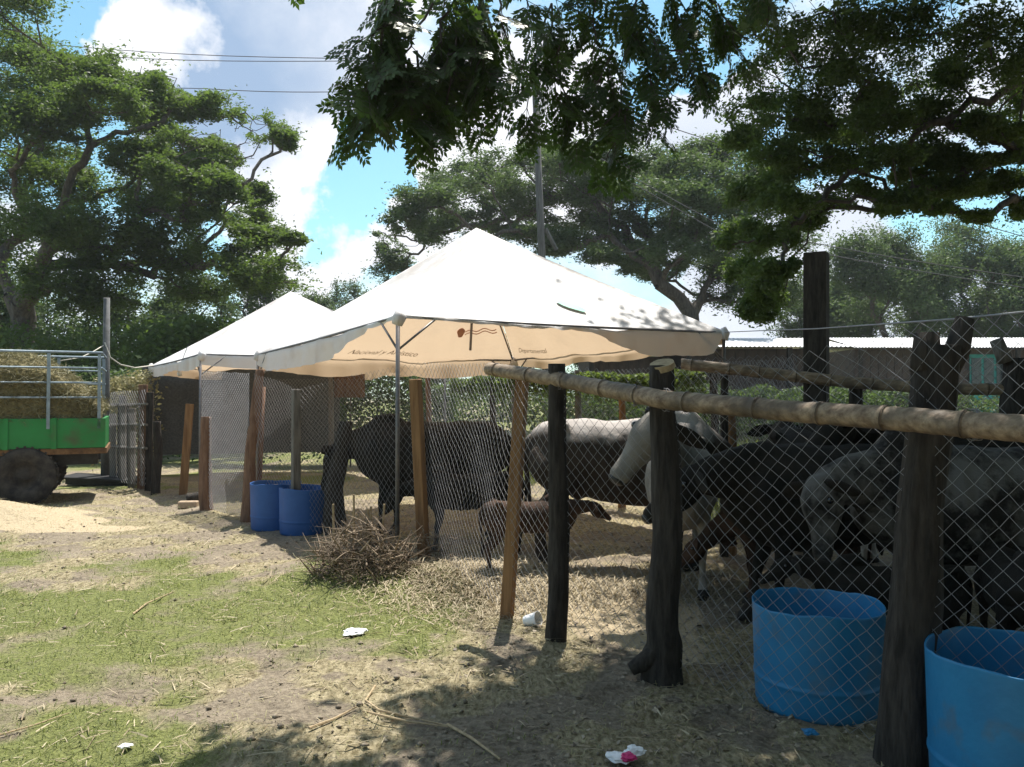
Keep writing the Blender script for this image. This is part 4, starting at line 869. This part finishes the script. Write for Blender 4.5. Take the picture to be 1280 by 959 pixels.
wire([(-200, 30, 40), (70, 53, 36), (440, 70, 29), (666, 84, 26)], 'upper left power line crossing the clouds')
wire([(-200, 40, 40), (70, 64, 36), (440, 73, 29), (666, 90, 26)], 'power line just below the topmost one')
wire([(-200, 85, 40), (250, 108, 33), (440, 112, 29), (620, 126, 26)], 'lowest of the power lines on the left')
wire([(680, 92, 26), (760, 130, 26), (1300, 300, 30)], 'power line running from the pole down to the right edge')
wire([(666, 150, 26), (900, 290, 28), (1300, 362, 30)], 'power line passing in front of the right trees')
wire([(666, 145, 26), (900, 280, 28), (1300, 349, 30)], 'power line a little above the lowest one at the right')

# ---------------------------------------------------------------- drums
def drum(name, label, c, r, h, m, cut=0, group='blue plastic drums cut in half'):
    t = empty(name, (c[0], c[1], 0)); tag(t, label, 'drum', group); b = MB(); z0 = gz1(c[0], c[1])-.01
    prof = [(0, .01), (r*.80, .01), (r*.93, .0), (r*.955, .02), (r*.968, h*.25), (r*.972, h*.27), (r*.986, h*.285), (r*.986, h*.305), (r*.974, h*.32), (r*.974, h*.34), (r*.985, h*.62), (r*1.0, h*.985), (r*1.002, h), (r*.985, h+.002), (r*.975, h*.985), (r*.955, h*.3), (r*.93, .03), (0, .028)]
    b.lathe(prof, 56, (c[0], c[1], z0))
    for v in b.bm.verts:
        a = math.atan2(v.co.y-c[1], v.co.x-c[0])
        if v.co.z > z0+h*.9: v.co.z += .007*math.sin(3*a+c[0]*5)+.006*noise.noise(Vector((math.cos(a)*4, math.sin(a)*4, c[0])))+.003*noise.noise(Vector((math.cos(a)*18, math.sin(a)*18, c[0])))
    wparent(b.build('shell', m, smooth=True), t); return t
d1 = drum('half_drum', 'blue half drum by the trunk post, nearer the middle of the picture', (1.44, 3.79), .295, .475, M['blue'])
d2 = drum('half_drum', 'blue half drum cut off by the lower right corner', (1.80, 2.83), .31, .52, M['blue'])
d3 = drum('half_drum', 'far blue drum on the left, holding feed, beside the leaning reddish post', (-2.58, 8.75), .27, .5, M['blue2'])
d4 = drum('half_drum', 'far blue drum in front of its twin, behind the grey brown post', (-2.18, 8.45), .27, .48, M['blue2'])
b = MB(); b.lathe([(0, .47), (.12, .46), (.22, .42), (.24, .40)], 24, (-2.58, 8.75, 0)); tag(b.build('feed', mat('feed', (.45, .32, .12), .95, (.6, .45, .2), 30), smooth=True), 'yellowish feed heaped inside the far left blue drum', 'feed')

# ---------------------------------------------------------------- cattle
def coat(name, c1, c2, scale=2.2, con=(.45, .6), fine=.25, spec=.12, rough=.75):
    m = mat(name, c1, rough, c2, scale, 8, bump=.006, bscale=90, contrast=con, spec=spec)
    return m
COAT = {'black': coat('black_coat', (.012, .011, .010), (.035, .028, .022), 2.5, (.4, .75)),
        'brown': coat('dark_brown_coat', (.02, .015, .012), (.06, .04, .028), 2.0, (.4, .7)),
        'grey': coat('grey_coat', (.30, .275, .245), (.17, .155, .14), 2.4, (.4, .65)),
        'speck': coat('speckled_coat', (.018, .016, .015), (.12, .113, .105), 3.2, (.44, .58)),
        'tan': coat('reddish_calf_coat', (.03, .019, .014), (.09, .052, .036), 3, (.4, .7)),
        'white': coat('pale_coat', (.5, .48, .44), (.35, .33, .3), 3, (.4, .65))}
def sunlit_back():   # dark coat, sunlight on the back painted in as grey-white by height
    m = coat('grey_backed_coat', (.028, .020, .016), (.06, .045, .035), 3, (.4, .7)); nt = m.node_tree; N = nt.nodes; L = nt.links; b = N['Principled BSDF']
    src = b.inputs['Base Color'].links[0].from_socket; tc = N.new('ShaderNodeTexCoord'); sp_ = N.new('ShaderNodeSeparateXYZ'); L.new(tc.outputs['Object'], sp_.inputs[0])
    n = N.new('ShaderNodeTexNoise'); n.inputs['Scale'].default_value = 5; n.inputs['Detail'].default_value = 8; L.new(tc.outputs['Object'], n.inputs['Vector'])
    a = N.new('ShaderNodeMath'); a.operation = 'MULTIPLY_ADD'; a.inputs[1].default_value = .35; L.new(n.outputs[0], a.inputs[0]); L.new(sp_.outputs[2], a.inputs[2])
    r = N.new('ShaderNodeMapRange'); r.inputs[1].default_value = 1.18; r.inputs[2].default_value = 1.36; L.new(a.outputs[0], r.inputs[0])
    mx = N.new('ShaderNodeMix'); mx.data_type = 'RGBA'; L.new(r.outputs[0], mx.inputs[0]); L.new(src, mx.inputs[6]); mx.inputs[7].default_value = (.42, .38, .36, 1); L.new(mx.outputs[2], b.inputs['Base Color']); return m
COAT['backed'] = sunlit_back()
M['hoof'] = mat('hoof', (.02, .017, .015), .6); M['muzzle'] = mat('muzzle', (.02, .017, .017), .4, spec=.5); M['eye'] = mat('eye', (.006, .005, .005), .08, spec=.8)
M['horn'] = mat('horn', (.3, .26, .2), .5, (.1, .08, .06), 6); M['tail'] = mat('tail_hair', (.012, .01, .009), .8)

def loft(bm, pts, wh, n=14, up=Vector((0, 0, 1))):
    rings = []
    pts = [Vector(p) for p in pts]
    for i, p in enumerate(pts):
        t = (pts[min(i+1, len(pts)-1)]-pts[max(i-1, 0)]).normalized(); s = t.cross(up)
        s = s.normalized() if s.length > .05 else Vector((0, 1, 0)); u = s.cross(t).normalized(); w, h = wh[i]
        rings.append([bm.verts.new(p+s*math.cos(2*math.pi*k/n)*w+u*math.sin(2*math.pi*k/n)*h) for k in range(n)])
    for a, b in zip(rings, rings[1:]):
        for k in range(n): bm.faces.new((a[k], a[(k+1) % n], b[(k+1) % n], b[k]))
    for rg, p in ((rings[0], pts[0]), (rings[-1], pts[-1])):
        c = bm.verts.new(p)
        for k in range(n):
            f = (rg[k], c, rg[(k+1) % n]) if rg is rings[0] else (rg[k], rg[(k+1) % n], c); bm.faces.new(f)
def crom(P, k=3):
    Q = []; n = len(P)
    for i in range(n-1):
        a, b, c, d = P[max(i-1, 0)], P[i], P[i+1], P[min(i+2, n-1)]
        for j in range(k):
            t = j/k; Q.append([.5*((2*b[m])+(-a[m]+c[m])*t+(2*a[m]-5*b[m]+4*c[m]-d[m])*t*t+(-a[m]+3*b[m]-3*c[m]+d[m])*t**3) for m in range(len(b))])
    Q.append(list(P[-1])); return Q
def cow(label, pos, rz, coatk, sc=1.0, head=(1.12, 0, 1.12), hdir=(.75, 0, -.65), hump=.04, horns=False, calf=False, group='cattle standing in the pen', legs=None, seed=0, ear_dir=None, face=None, vox=.017, wh=None, wd=None, hsc=1.0, earc=None, eback=.12):
    R = random.Random(seed); t = empty('cow' if not calf else 'calf', (pos[0], pos[1], gz1(pos[0], pos[1]))); t.rotation_euler = (0, 0, rz); t.scale = (sc, sc, sc)
    tag(t, label, 'cow' if not calf else 'calf', group)
    if wh: head = tuple((Matrix.Rotation(-rz, 3, 'Z') @ (Vector(wh)-Vector((pos[0], pos[1], 0))))/sc)
    if wd: hdir = tuple(Matrix.Rotation(-rz, 3, 'Z') @ Vector(wd))
    bm = bmesh.new(); k = .82 if calf else 1.0        # calves are narrower and leggier
    trunk = [(-.80, 0, 1.02, .07, .10), (-.74, 0, 1.00, .15, .17), (-.62, 0, .975, .225, .235), (-.45, 0, .93, .255, .29), (-.2, 0, .87, .275, .335), (.1, 0, .845, .29, .36), (.35, 0, .85, .265, .36), (.52, 0, .89, .22, .33), (.66, 0, .93, .165, .27), (.76, 0, .96, .11, .18)]
    if calf: trunk = [(x, y, z+.05, w*.80, h*.74) for x, y, z, w, h in trunk]
    Q = crom(trunk); loft(bm, [q[:3] for q in Q], [(q[3], q[4]) for q in Q], 20)
    # spine ridge, hips, shoulders
    for s in (-1, 1):
        loft(bm, [(-.60, s*.165, 1.155), (-.48, s*.205, 1.15)], [(.05, .05), (.045, .045)], 8)
        loft(bm, [(-.72, s*.10*k, .98), (-.63, s*.155*k, .86), (-.54, s*.17*k, .72), (-.52, s*.165*k, .60)], [(.07, .10), (.115*k, .19*k), (.095*k, .155*k), (.06, .10)], 12, Vector((1, 0, 0)))
        loft(bm, [(.50, s*.13*k, 1.08), (.52, s*.17*k, .92), (.50, s*.17*k, .76), (.46, s*.155*k, .64)], [(.05, .09), (.08, .14), (.075, .12), (.055, .08)], 12, Vector((1, 0, 0)))
    if hump: loft(bm, [(.25, 0, 1.16), (.40, 0, 1.20+hump), (.55, 0, 1.19+hump*.8), (.68, 0, 1.10)], [(.04, .04), (.07, .06+hump*.4), (.07, .06+hump*.4), (.04, .05)], 10)
    # legs
    lg = legs or [R.uniform(-.07, .07) for _ in range(4)]
    hoofs = []
    for i, s in enumerate((-1, 1)):
        d = lg[i]; P = [(.46, s*.15*k, .66, .065, .09), (.44+d*.2, s*.15*k, .50, .047, .062), (.46+d*.45, s*.145*k, .38, .043, .048), (.45+d*.7, s*.14*k, .30, .032, .034), (.45+d*.9, s*.14*k, .16, .029, .031), (.46+d, s*.14*k, .10, .037, .042), (.49+d, s*.14*k, .045, .046, .055)]
        Q = crom(P, 2); loft(bm, [q[:3] for q in Q], [(q[3], q[4]) for q in Q], 10, Vector((1, 0, 0))); hoofs.append((.50+d, s*.14*k))
        d = lg[i+2]; P = [(-.54, s*.165*k, .62, .06, .10), (-.62+d*.2, s*.16*k, .50, .042, .062), (-.70+d*.5, s*.15*k, .42, .036, .055), (-.69+d*.7, s*.145*k, .33, .030, .038), (-.665+d*.9, s*.14*k, .17, .028, .032), (-.65+d, s*.14*k, .10, .036, .042), (-.62+d, s*.14*k, .045, .045, .055)]
        Q = crom(P, 2); loft(bm, [q[:3] for q in Q], [(q[3], q[4]) for q in Q], 10, Vector((1, 0, 0))); hoofs.append((-.61+d, s*.14*k))
    # neck and head
    H = Vector(head); D = Vector(hdir).normalized(); n0 = Vector((.52, 0, .98)); n1 = n0.lerp(H, .5)+Vector((.03, 0, .02)); nd = (H-n0).normalized()
    upn = Vector((0, 0, 1)) if abs(nd.z) < .8 else Vector((-1, 0, 0))
    Q = crom([(*n0, .15*k, .26*k), (*n0.lerp(n1, .55), .13*k, .215*k), (*n1, .11*k, .165*k), (*n1.lerp(H, .6), .095*k, .135*k), (*(H-D*.02), .08, .10)], 3); loft(bm, [q[:3] for q in Q], [(q[3], q[4]) for q in Q], 14, upn)
    # dewlap
    a = n0+Vector((.12, 0, -.28)); c = n1-Vector((0, 0, .15)); loft(bm, [a, a.lerp(c, .5)-Vector((0, 0, .03)), c], [(.022, .09), (.018, .06), (.02, .03)], 8, Vector((.3, 0, 1)))
    EARS = []; hs = (.95 if calf else 1.0)*hsc; esc = 1.05*hsc; up = Vector((0, 0, 1)) if abs(D.z) < .75 else Vector((nd.x, nd.y, .35)).normalized()
    sd = D.cross(up).normalized(); uv = sd.cross(D).normalized()
    prof = [(-.06, .03, .055, .055), (-.01, .012, .085, .088), (.07, 0, .098, .108), (.14, -.012, .098, .120), (.22, -.018, .078, .102), (.31, -.016, .060, .068), (.38, -.018, .058, .056), (.43, -.022, .060, .052), (.465, -.026, .040, .036)]
    Q = crom([(*(H+D*x*hs*.93+uv*y*hs), w*hs*1.06, h*hs*1.06) for x, y, w, h in prof], 2); loft(bm, [q[:3] for q in Q], [(q[3], q[4]) for q in Q], 14, up)
    for s in (-1, 1):                                 # brows and ears
        e0 = H+D*.09*hs+sd*s*.075*hs+uv*.055*hs; loft(bm, [e0-D*.04, e0, e0+D*.05], [(.02, .02), (.03, .026), (.018, .018)], 8, up)
        q0 = H+sd*s*.07*hs+uv*.03*hs; ed = Vector(ear_dir) if ear_dir else Vector((0, 0, -.28)); ev_ = (sd*s+ed-D*eback).normalized()
        ebm = MB(); Qe = crom([(*(q0+ev_*x*esc+Vector((0, 0, -.02*x/.2))), w*esc, h*esc) for x, w, h in ((-.02, .022, .02), (.06, .048, .016), (.13, .058, .012), (.19, .040, .010), (.245, .008, .006))], 3)
        loft(ebm.bm, [q[:3] for q in Qe], [(q[3], q[4]) for q in Qe], 12, (uv*.6+D*.8).normalized()); EARS.append(ebm)
    if not calf: loft(bm, [(-.38, 0, .66), (-.36, 0, .60), (-.34, 0, .56)], [(.10, .12), (.08, .10), (.04, .05)], 10, Vector((1, 0, 0)))
    bmesh.ops.recalc_face_normals(bm, faces=bm.faces); me = bpy.data.meshes.new('body'); bm.to_mesh(me); bm.free()
    tmp = bpy.data.objects.new('tmp', me); COL.objects.link(tmp); md = tmp.modifiers.new('r', 'REMESH'); md.mode = 'VOXEL'; md.voxel_size = vox
    sm_ = tmp.modifiers.new('s', 'SMOOTH'); sm_.factor = .5; sm_.iterations = 5
    dg = bpy.context.evaluated_depsgraph_get(); m2 = bpy.data.meshes.new_from_object(tmp.evaluated_get(dg)); bpy.data.objects.remove(tmp); m2.name = 'body'; m2.materials.clear(); m2.shade_smooth()
    # soft muscle relief
    nv_ = len(m2.vertices); Cc = np.empty(nv_*3, np.float32); m2.vertices.foreach_get('co', Cc); Cc = Cc.reshape(-1, 3); Nn = np.empty(nv_*3, np.float32); m2.vertices.foreach_get('normal', Nn); Nn = Nn.reshape(-1, 3)
    am = (fbm(Cc[:, 0]*7+30+seed, Cc[:, 2]*5+30, 2)-.5)*.022; rib = .0075*np.sin(Cc[:, 0]*55)*((Cc[:, 0] > -.2) & (Cc[:, 0] < .35) & (Cc[:, 2] > .62) & (Cc[:, 2] < 1.08)); Cc = Cc+Nn*(am*(Cc[:, 2] > .5)+rib)[:, None]
    m2.vertices.foreach_set('co', Cc.ravel()); m2.update()
    link('body', m2, COAT[coatk], t)
    for e_ in EARS: e_.build('ear', COAT[earc or coatk], t, smooth=True)
    for (x, s) in hoofs:
        b = MB(); b.tube([(x-.015, s, .062), (x, s, .03), (x+.008, s, -.012)], [.043, .05, .056], 10); b.build('hoof', M['hoof'], t, smooth=True)
    for s in (-1, 1):
        e0 = H+D*.10*hs+sd*s*.100*hs+uv*.030*hs; b = MB(); bmesh.ops.create_uvsphere(b.bm, u_segments=12, v_segments=8, radius=.021*hs, matrix=Matrix.Translation(e0)); b.build('eye', M['eye'], t, smooth=True)
        if horns:
            q0 = H+sd*s*.06+uv*.05-D*.03; b = MB(); b.tube([q0, q0+sd*s*.07+uv*.02, q0+sd*s*.12+uv*.08, q0+sd*s*.12+uv*.15+D*.02], [.026, .022, .015, .004], 8); b.build('horn', M['horn'], t, smooth=True)
    mz = H+D*.424*hs-uv*.022*hs; b = MB(); bmesh.ops.create_uvsphere(b.bm, u_segments=14, v_segments=10, radius=1)
    Mm = Matrix((( *(sd*.056*hs),), ( *(uv*.040*hs),), ( *(D*.028*hs),))).transposed().to_4x4(); Mm.translation = mz
    for v in b.bm.verts: v.co = Mm @ v.co
    b.build('nose', M['muzzle'], t, smooth=True)
    tp = [(-.76, 0, 1.06), (-.825, 0, .98), (-.815, .02, .80), (-.79, .03, .60), (-.78, .02, .48)]; b = MB(); b.tube([q[:3] for q in crom(tp, 3)], list(np.linspace(.034, .012, 13)), 8); tl = b.build('tail', COAT[coatk], t, smooth=True)
    b = MB(); b.tube([(-.785, .02, .52), (-.78, .03, .42), (-.775, .03, .34), (-.77, .02, .28)], [.014, .034, .03, .006], 8, jit=.15); b.build('tail_tuft', M['tail'], tl, smooth=True)
    return t
PI = math.pi
cow('black cow facing left behind the leaning log, its head lowered beside it', (-.82, 8.15), PI-.12, 'black', .99, head=(1.03, -.08, .90), hdir=(.35, .1, -1), seed=1, hump=.02)
cow('small black calf with a rounded rump left of the sawn timber post', (-.38, 7.35), PI+.05, 'black', .62, head=(1.05, 0, .92), hdir=(.6, 0, -.8), calf=True, seed=2, group='calves in the pen')
cow('small reddish brown calf between the sawn timber post and the dark round post', (.13, 6.25), .25, 'tan', .47, head=(1.1, 0, 1.05), hdir=(.8, 0, -.5), calf=True, seed=3, group='calves in the pen')
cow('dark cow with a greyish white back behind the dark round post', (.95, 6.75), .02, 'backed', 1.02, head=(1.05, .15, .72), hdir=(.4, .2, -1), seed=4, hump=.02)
cow('pale grey cow looking left with its head behind the trunk post', (1.30, 6.15), PI+1.40, 'grey', .92, wh=(.955, 5.18, 1.26), wd=(-.62, -.16, -.74), seed=5, hsc=1.20, earc='black', ear_dir=(0, 0, -1.6), eback=1.6, hump=0)
cow('large black cow facing left, its lowered head behind the cut topped trunk post', (2.06, 5.04), PI+.05, 'black', .93, wh=(1.12, 4.86, .93), wd=(-.80, .02, -.60), seed=6, hump=0, legs=[.10, .03, .05, -.05])
cow('big grey and black speckled cow filling the right pen behind the forked trunk post', (2.72, 4.58), PI-.06, 'speck', .95, wh=(1.72, 4.44, .94), wd=(-.12, -.2, -1), seed=7, earc='black', hump=.05)
cow('black cow standing sideways between the speckled cow and the back fence', (3.35, 5.55), PI+.1, 'black', 1.02, head=(1.1, .1, 1.25), hdir=(.8, .1, -.5), seed=21, hump=.03)
cow('black cow seen from behind at the back of the pen', (2.45, 7.0), 1.35, 'black', .96, head=(1.1, 0, 1.15), seed=8, hump=.02)
cow('pale cow at the back of the pen beside the black one', (3.05, 6.5), 1.1, 'white', .98, head=(1.1, 0, 1.15), seed=9, hump=.05)
cow('black calf lowering its head behind the nearer blue half drum', (1.98, 4.17), PI-.05, 'black', .47, head=(1.10, 0, 1.20), hdir=(.8, 0, -.45), calf=True, seed=10, group='calves in the pen')
cow('black calf with white nose marks looking out beside the cut off drum', (2.46, 3.95), -PI*.62, 'black', .54, head=(1.08, 0, 1.05), hdir=(.8, 0, -.6), calf=True, seed=11, group='calves in the pen')
cow('brown calf lowering its muzzle to the ground behind the black cow', (1.95, 5.55), PI-.15, 'tan', .62, head=(1.0, 0, .62), hdir=(.75, -.2, -.65), calf=True, seed=12, group='calves in the pen')

# ---------------------------------------------------------------- brush pile and litter
def brush(label, c, rx, ry, h, n, seed):
    R = random.Random(seed); E = []
    for i in range(n):
        a = R.uniform(0, 6.28); q = math.sqrt(R.random()); p = Vector((c[0]+rx*q*math.cos(a)*.8, c[1]+ry*q*math.sin(a)*.8, R.uniform(.0, h*(1-.55*q))))
        az_ = R.uniform(0, 6.28); d = Vector((math.cos(az_), math.sin(az_), R.uniform(-.1, 1.3))); ln = R.uniform(.12, .5)*rx*1.2; cv = Vector((R.uniform(-1, 1), R.uniform(-1, 1), R.uniform(-1.2, .2)))*.5; r0 = R.choice((.003, .004, .004, .006, .010)); pr = p; k = 6
        for j in range(1, k+1):
            d2 = (d+cv*(j/k)); pn = pr+d2.normalized()*ln/k; pn.z = max(pn.z, .0); E.append((pr, pn, r0*(1-.12*j), r0*(1-.12*(j+1)))); pr = pn
    me = edges_mesh('brush_pile', E, 5); o = link('brush_pile', me, M['twig']); tag(o, label, 'brush pile'); return o
brush('tangled heap of cut dry branches in front of the black cow', (-1.15, 6.18), .49, .34, .52, 950, 3)
brush('small tuft of dry twigs around the foot of the timber post', (-.62, 6.62), .3, .2, .42, 170, 4)
b = MB()
for k, (px, a, c) in enumerate(((443, 655, 600), (455, 655, 618), (461, 660, 615), (475, 660, 612), (418, 655, 612))):
    p = at(px, a, 6.35); q = at(px+random.uniform(-8, 8), c+18, 6.35); b.tube([p-Vector((0, 0, .3)), q], [.012, .009], 6)
tag(b.build('cut_stems', M['cutwood']), 'upright pale cut stems sticking out of the brush heap', 'stems')
# straw, grass
def scatter(name, label, n, xr, yr, maskf, lmin, lmax, w, m, up, seed, cat, bend=False):
    r = np.random.default_rng(seed); y = yr[0]+(yr[1]-yr[0])*r.random(n)**1.25; x = xr[0]+(xr[1]-xr[0])*r.random(n)
    k = (np.abs(x) < .70*y+.4); x = x[k]; y = y[k]; mk = maskf(x, y); k = r.random(len(x)) < mk; x = x[k]; y = y[k]; n = len(x)
    z = gz(x, y)+.008+(0 if up else .006*r.random(n)); az_ = r.random(n)*2*np.pi; el_ = r.uniform(*up, n) if up else r.normal(size=n)*.12+.05
    d = np.stack([np.cos(az_)*np.cos(el_), np.sin(az_)*np.cos(el_), np.sin(el_)], 1); s = np.stack([-np.sin(az_), np.cos(az_), 0*az_], 1)
    if not up: s[:, 2] = r.normal(size=n)*.4
    ln = (lmin+(lmax-lmin)*r.random(n)**2)[:, None]; ww = (w*r.uniform(.6, 1.4, n)*(.6+y/9))[:, None]; P = np.stack([x, y, z], 1)
    mid = P+d*ln*.55; tip = P+d*ln; tip[:, 2] -= (ln[:, 0]*(.28 if up else .05)); tip[:, :2] += (d[:, :2]*ln*.1)
    V = np.stack([P-s*ww*.5, P+s*ww*.5, mid+s*ww*.45, mid-s*ww*.45, tip+s*ww*.12, tip-s*ww*.12], 1).reshape(-1, 3)
    i = np.arange(n)[:, None]*6; F = np.concatenate([i+np.array([[0, 1, 2, 3]]), i+np.array([[3, 2, 4, 5]])], 0)
    rn = np.repeat(np.clip(r.random(n)*.75+.25*vn(x*3+9, y*3+9), 0, 1), 6)
    o = link(name, npmesh(name, V, F, {'rnd': rn}), m); tag(o, label, cat, kind='stuff')
G = lambda x, y: masks(x, y)[0]; T = lambda x, y: masks(x, y)[1]
scatter('grass', 'short green grass in patches on the trampled ground', 230000, (-8, 3), (2.7, 12), lambda x, y: G(x, y)*.9, .015, .05, .0035, M['grass'], (.35, 1.3), 101, 'grass')
scatter('dry_grass', 'short straw coloured grass between the green patches', 150000, (-8, 5), (2.7, 13), lambda x, y: (.18+.5*T(x, y))*(1-.8*G(x, y)), .015, .055, .0035, M['drygrass'], (.05, .9), 102, 'dry grass')
scatter('straw', 'loose pale straw stalks littering the ground', 16000, (-8, 5), (2.7, 12), lambda x, y: .15+.85*T(x, y), .03, .15, .0045, M['straw'], None, 103, 'straw')
hm = lambda x, y: np.exp(-(((x+.1)/.75)**2+((y-6.0)/.75)**2)**1.5)+.9*np.exp(-(((x-.7)/.8)**2+((y-6.0)/.5)**2)**1.5)
scatter('trampled_hay', 'thick trampled hay along the foot of the near fence', 60000, (-1.6, 2.2), (4.8, 7.4), hm, .04, .14, .005, M['straw'], (.0, .9), 104, 'hay')
scatter('tall_grass', 'tall green grass growing beyond the side fence', 50000, (-1, 9), (8.2, 19), lambda x, y: sm(x, 1.9, 2.3)*.8+.5*sm(y, 12.5, 13.5)*(x <= 2), .12, .75, .012, M['grass'], (.9, 1.5), 105, 'grass')
scatter('leaf_litter', 'brown leaf litter and dung crumbs around the near posts', 7000, (-2, 3), (2.7, 5.5), lambda x, y: .7*sm(x, -.8, .4), .01, .03, .014, leafmat('litter', (.06, .045, .035), (.4, .33, .24), (.2, .15, .1), .1), None, 106, 'litter')
def clods():
    r = np.random.default_rng(55); n = 3800; y = 2.7+8*r.random(n)**1.4; x = -5+8.5*r.random(n); g, t_, sw = masks(x, y); k = r.random(n) < (1-np.clip(g*1.6, 0, 1))*(1-sw*.8); x = x[k]; y = y[k]; n = len(x)
    sz = (.004+.016*r.random(n)**3)[:, None, None]; O = np.array([[1, 0, 0], [0, 1, 0], [-1, 0, 0], [0, -1, 0], [0, 0, .8], [0, 0, -.6]])[None]*(.7+.6*r.random((n, 6, 1)))
    V = O*sz+np.stack([x, y, gz(x, y)+.004], 1)[:, None]; f = np.array([[0, 1, 4], [1, 2, 4], [2, 3, 4], [3, 0, 4], [1, 0, 5], [2, 1, 5], [3, 2, 5], [0, 3, 5]])
    F = (f[None]+np.arange(n)[:, None, None]*6).reshape(-1, 3); o = link('soil_clods', npmesh('soil_clods', V.reshape(-1, 3), F), mat('clod', (.13, .105, .08), .95, (.30, .25, .19), 12)); tag(o, 'small clods of dry soil and dung scattered on the bare ground', 'clods', kind='stuff')
clods()
# single stalks and branches on the ground
def stick(label, pts, r, m='straw_stick'):
    P = [gr(*p) for p in pts]; b = MB(); b.tube([Vector((p.x, p.y, gz1(p.x, p.y)+r+.006)) for p in P], [r, *[r*.9]*(len(P)-2), r*.5], 6); tag(b.build('dry_stalk', M['cutwood']), label, 'stalk')
stick('long pale stalk lying at the lower left', [(0, 918), (45, 905), (92, 889)], .004)
stick('pale forked stalk beside the dappled shade', [(455, 893), (510, 905), (560, 910)], .005)
stick('curved dry stalk right of the grass patch', [(470, 862), (458, 880), (475, 892), (560, 909)], .006)
stick('thick dry stalk half in shadow near the bottom middle', [(560, 908), (590, 925), (625, 950)], .007)
stick('thin dry stalk on bare ground at the middle', [(388, 916), (420, 903), (447, 888)], .006)
stick('slender branch on the grass at the left middle', [(168, 770), (185, 757), (218, 742)], .006)
def crumple(name, label, c, r, m, seed, cat='litter', flat=.5, parent=None):
    bm = bmesh.new(); bmesh.ops.create_icosphere(bm, subdivisions=3, radius=r)
    for v in bm.verts:
        n = noise.noise(v.co*3/r*.4+Vector((seed, 0, 0))); n2 = abs(noise.noise(v.co*2.2/r+Vector((seed, 4, 0)))); v.co = Vector((v.co.x*(1+.5*n)*1.2, v.co.y*(1+.5*n), v.co.z*flat))*(1+.55*n2); v.co += Vector(c)
    me = bpy.data.meshes.new(name); bm.to_mesh(me); bm.free(); o = link(name, me, m)
    if parent: wparent(o, parent)
    else: tag(o, label, cat)
    return o
p = gr(443, 795); crumple('plastic_scrap', 'crumpled white plastic scrap lying on the grass left of centre', (p.x, p.y, .03), .05, M['white'], 1, flat=.3)
p = gr(513, 738); crumple('paper_scrap', 'small white scrap at the foot of the brush heap', (p.x, p.y, .02), .035, M['white'], 2, flat=.3)
p = gr(1010, 918); crumple('blue_scrap', 'little blue plastic scrap below the nearer half drum', (p.x, p.y, .02), .022, M['blue'], 3, flat=.5)
p = gr(160, 933); crumple('paper_scrap', 'tiny white scrap near the bottom left', (p.x, p.y, .012), .018, M['white'], 4, flat=.3)
p = gr(332, 711); crumple('paper_scrap', 'tiny pinkish scrap left of the brush heap', (p.x, p.y, .012), .02, M['pink'], 6, flat=.3)
p = gr(780, 948); W_ = empty('candy_wrapper', (p.x, p.y, 0)); tag(W_, 'crumpled magenta and white plastic wrapper at the bottom centre right', 'wrapper')
crumple('white_fold', '', (p.x-.02, p.y-.01, .02), .035, M['white'], 7, flat=.4, parent=W_); crumple('magenta_fold', '', (p.x+.005, p.y-.03, .03), .022, M['pink'], 8, flat=.6, parent=W_); crumple('white_fold', '', (p.x+.04, p.y+.03, .025), .028, M['white'], 9, flat=.6, parent=W_)
p = gr(664, 783); b = MB(); Mc = Matrix.Translation((p.x, p.y, .045)) @ Matrix.Rotation(1.25, 4, 'Y') @ Matrix.Rotation(.5, 4, 'X'); b.lathe([(0, -.045), (.03, -.045), (.032, -.04), (.045, .05), (.048, .052), (.045, .053), (.030, -.038), (0, -.040)], 20)
for v in b.bm.verts: v.co = Mc @ v.co
tag(b.build('plastic_cup', M['white'], smooth=True), 'white plastic cup lying by the dark round post', 'cup')

# thin warm-season haze over the whole place
b = MB(); b.box((-760, -760, -1.5), (760, 960, 24)); hz = b.build('haze'); tag(hz, 'thin pale haze filling the air', 'haze', kind='stuff'); hz.display_type = 'WIRE'
hm_ = bpy.data.materials.new('haze'); hm_.use_nodes = True; hn = hm_.node_tree; hn.nodes.clear(); ho = hn.nodes.new('ShaderNodeOutputMaterial'); hv = hn.nodes.new('ShaderNodeVolumePrincipled')
hv.inputs['Color'].default_value = (.86, .92, 1, 1); hv.inputs['Density'].default_value = .0006; hv.inputs['Anisotropy'].default_value = .35; hn.links.new(hv.outputs[0], ho.inputs['Volume']); hz.data.materials.append(hm_)
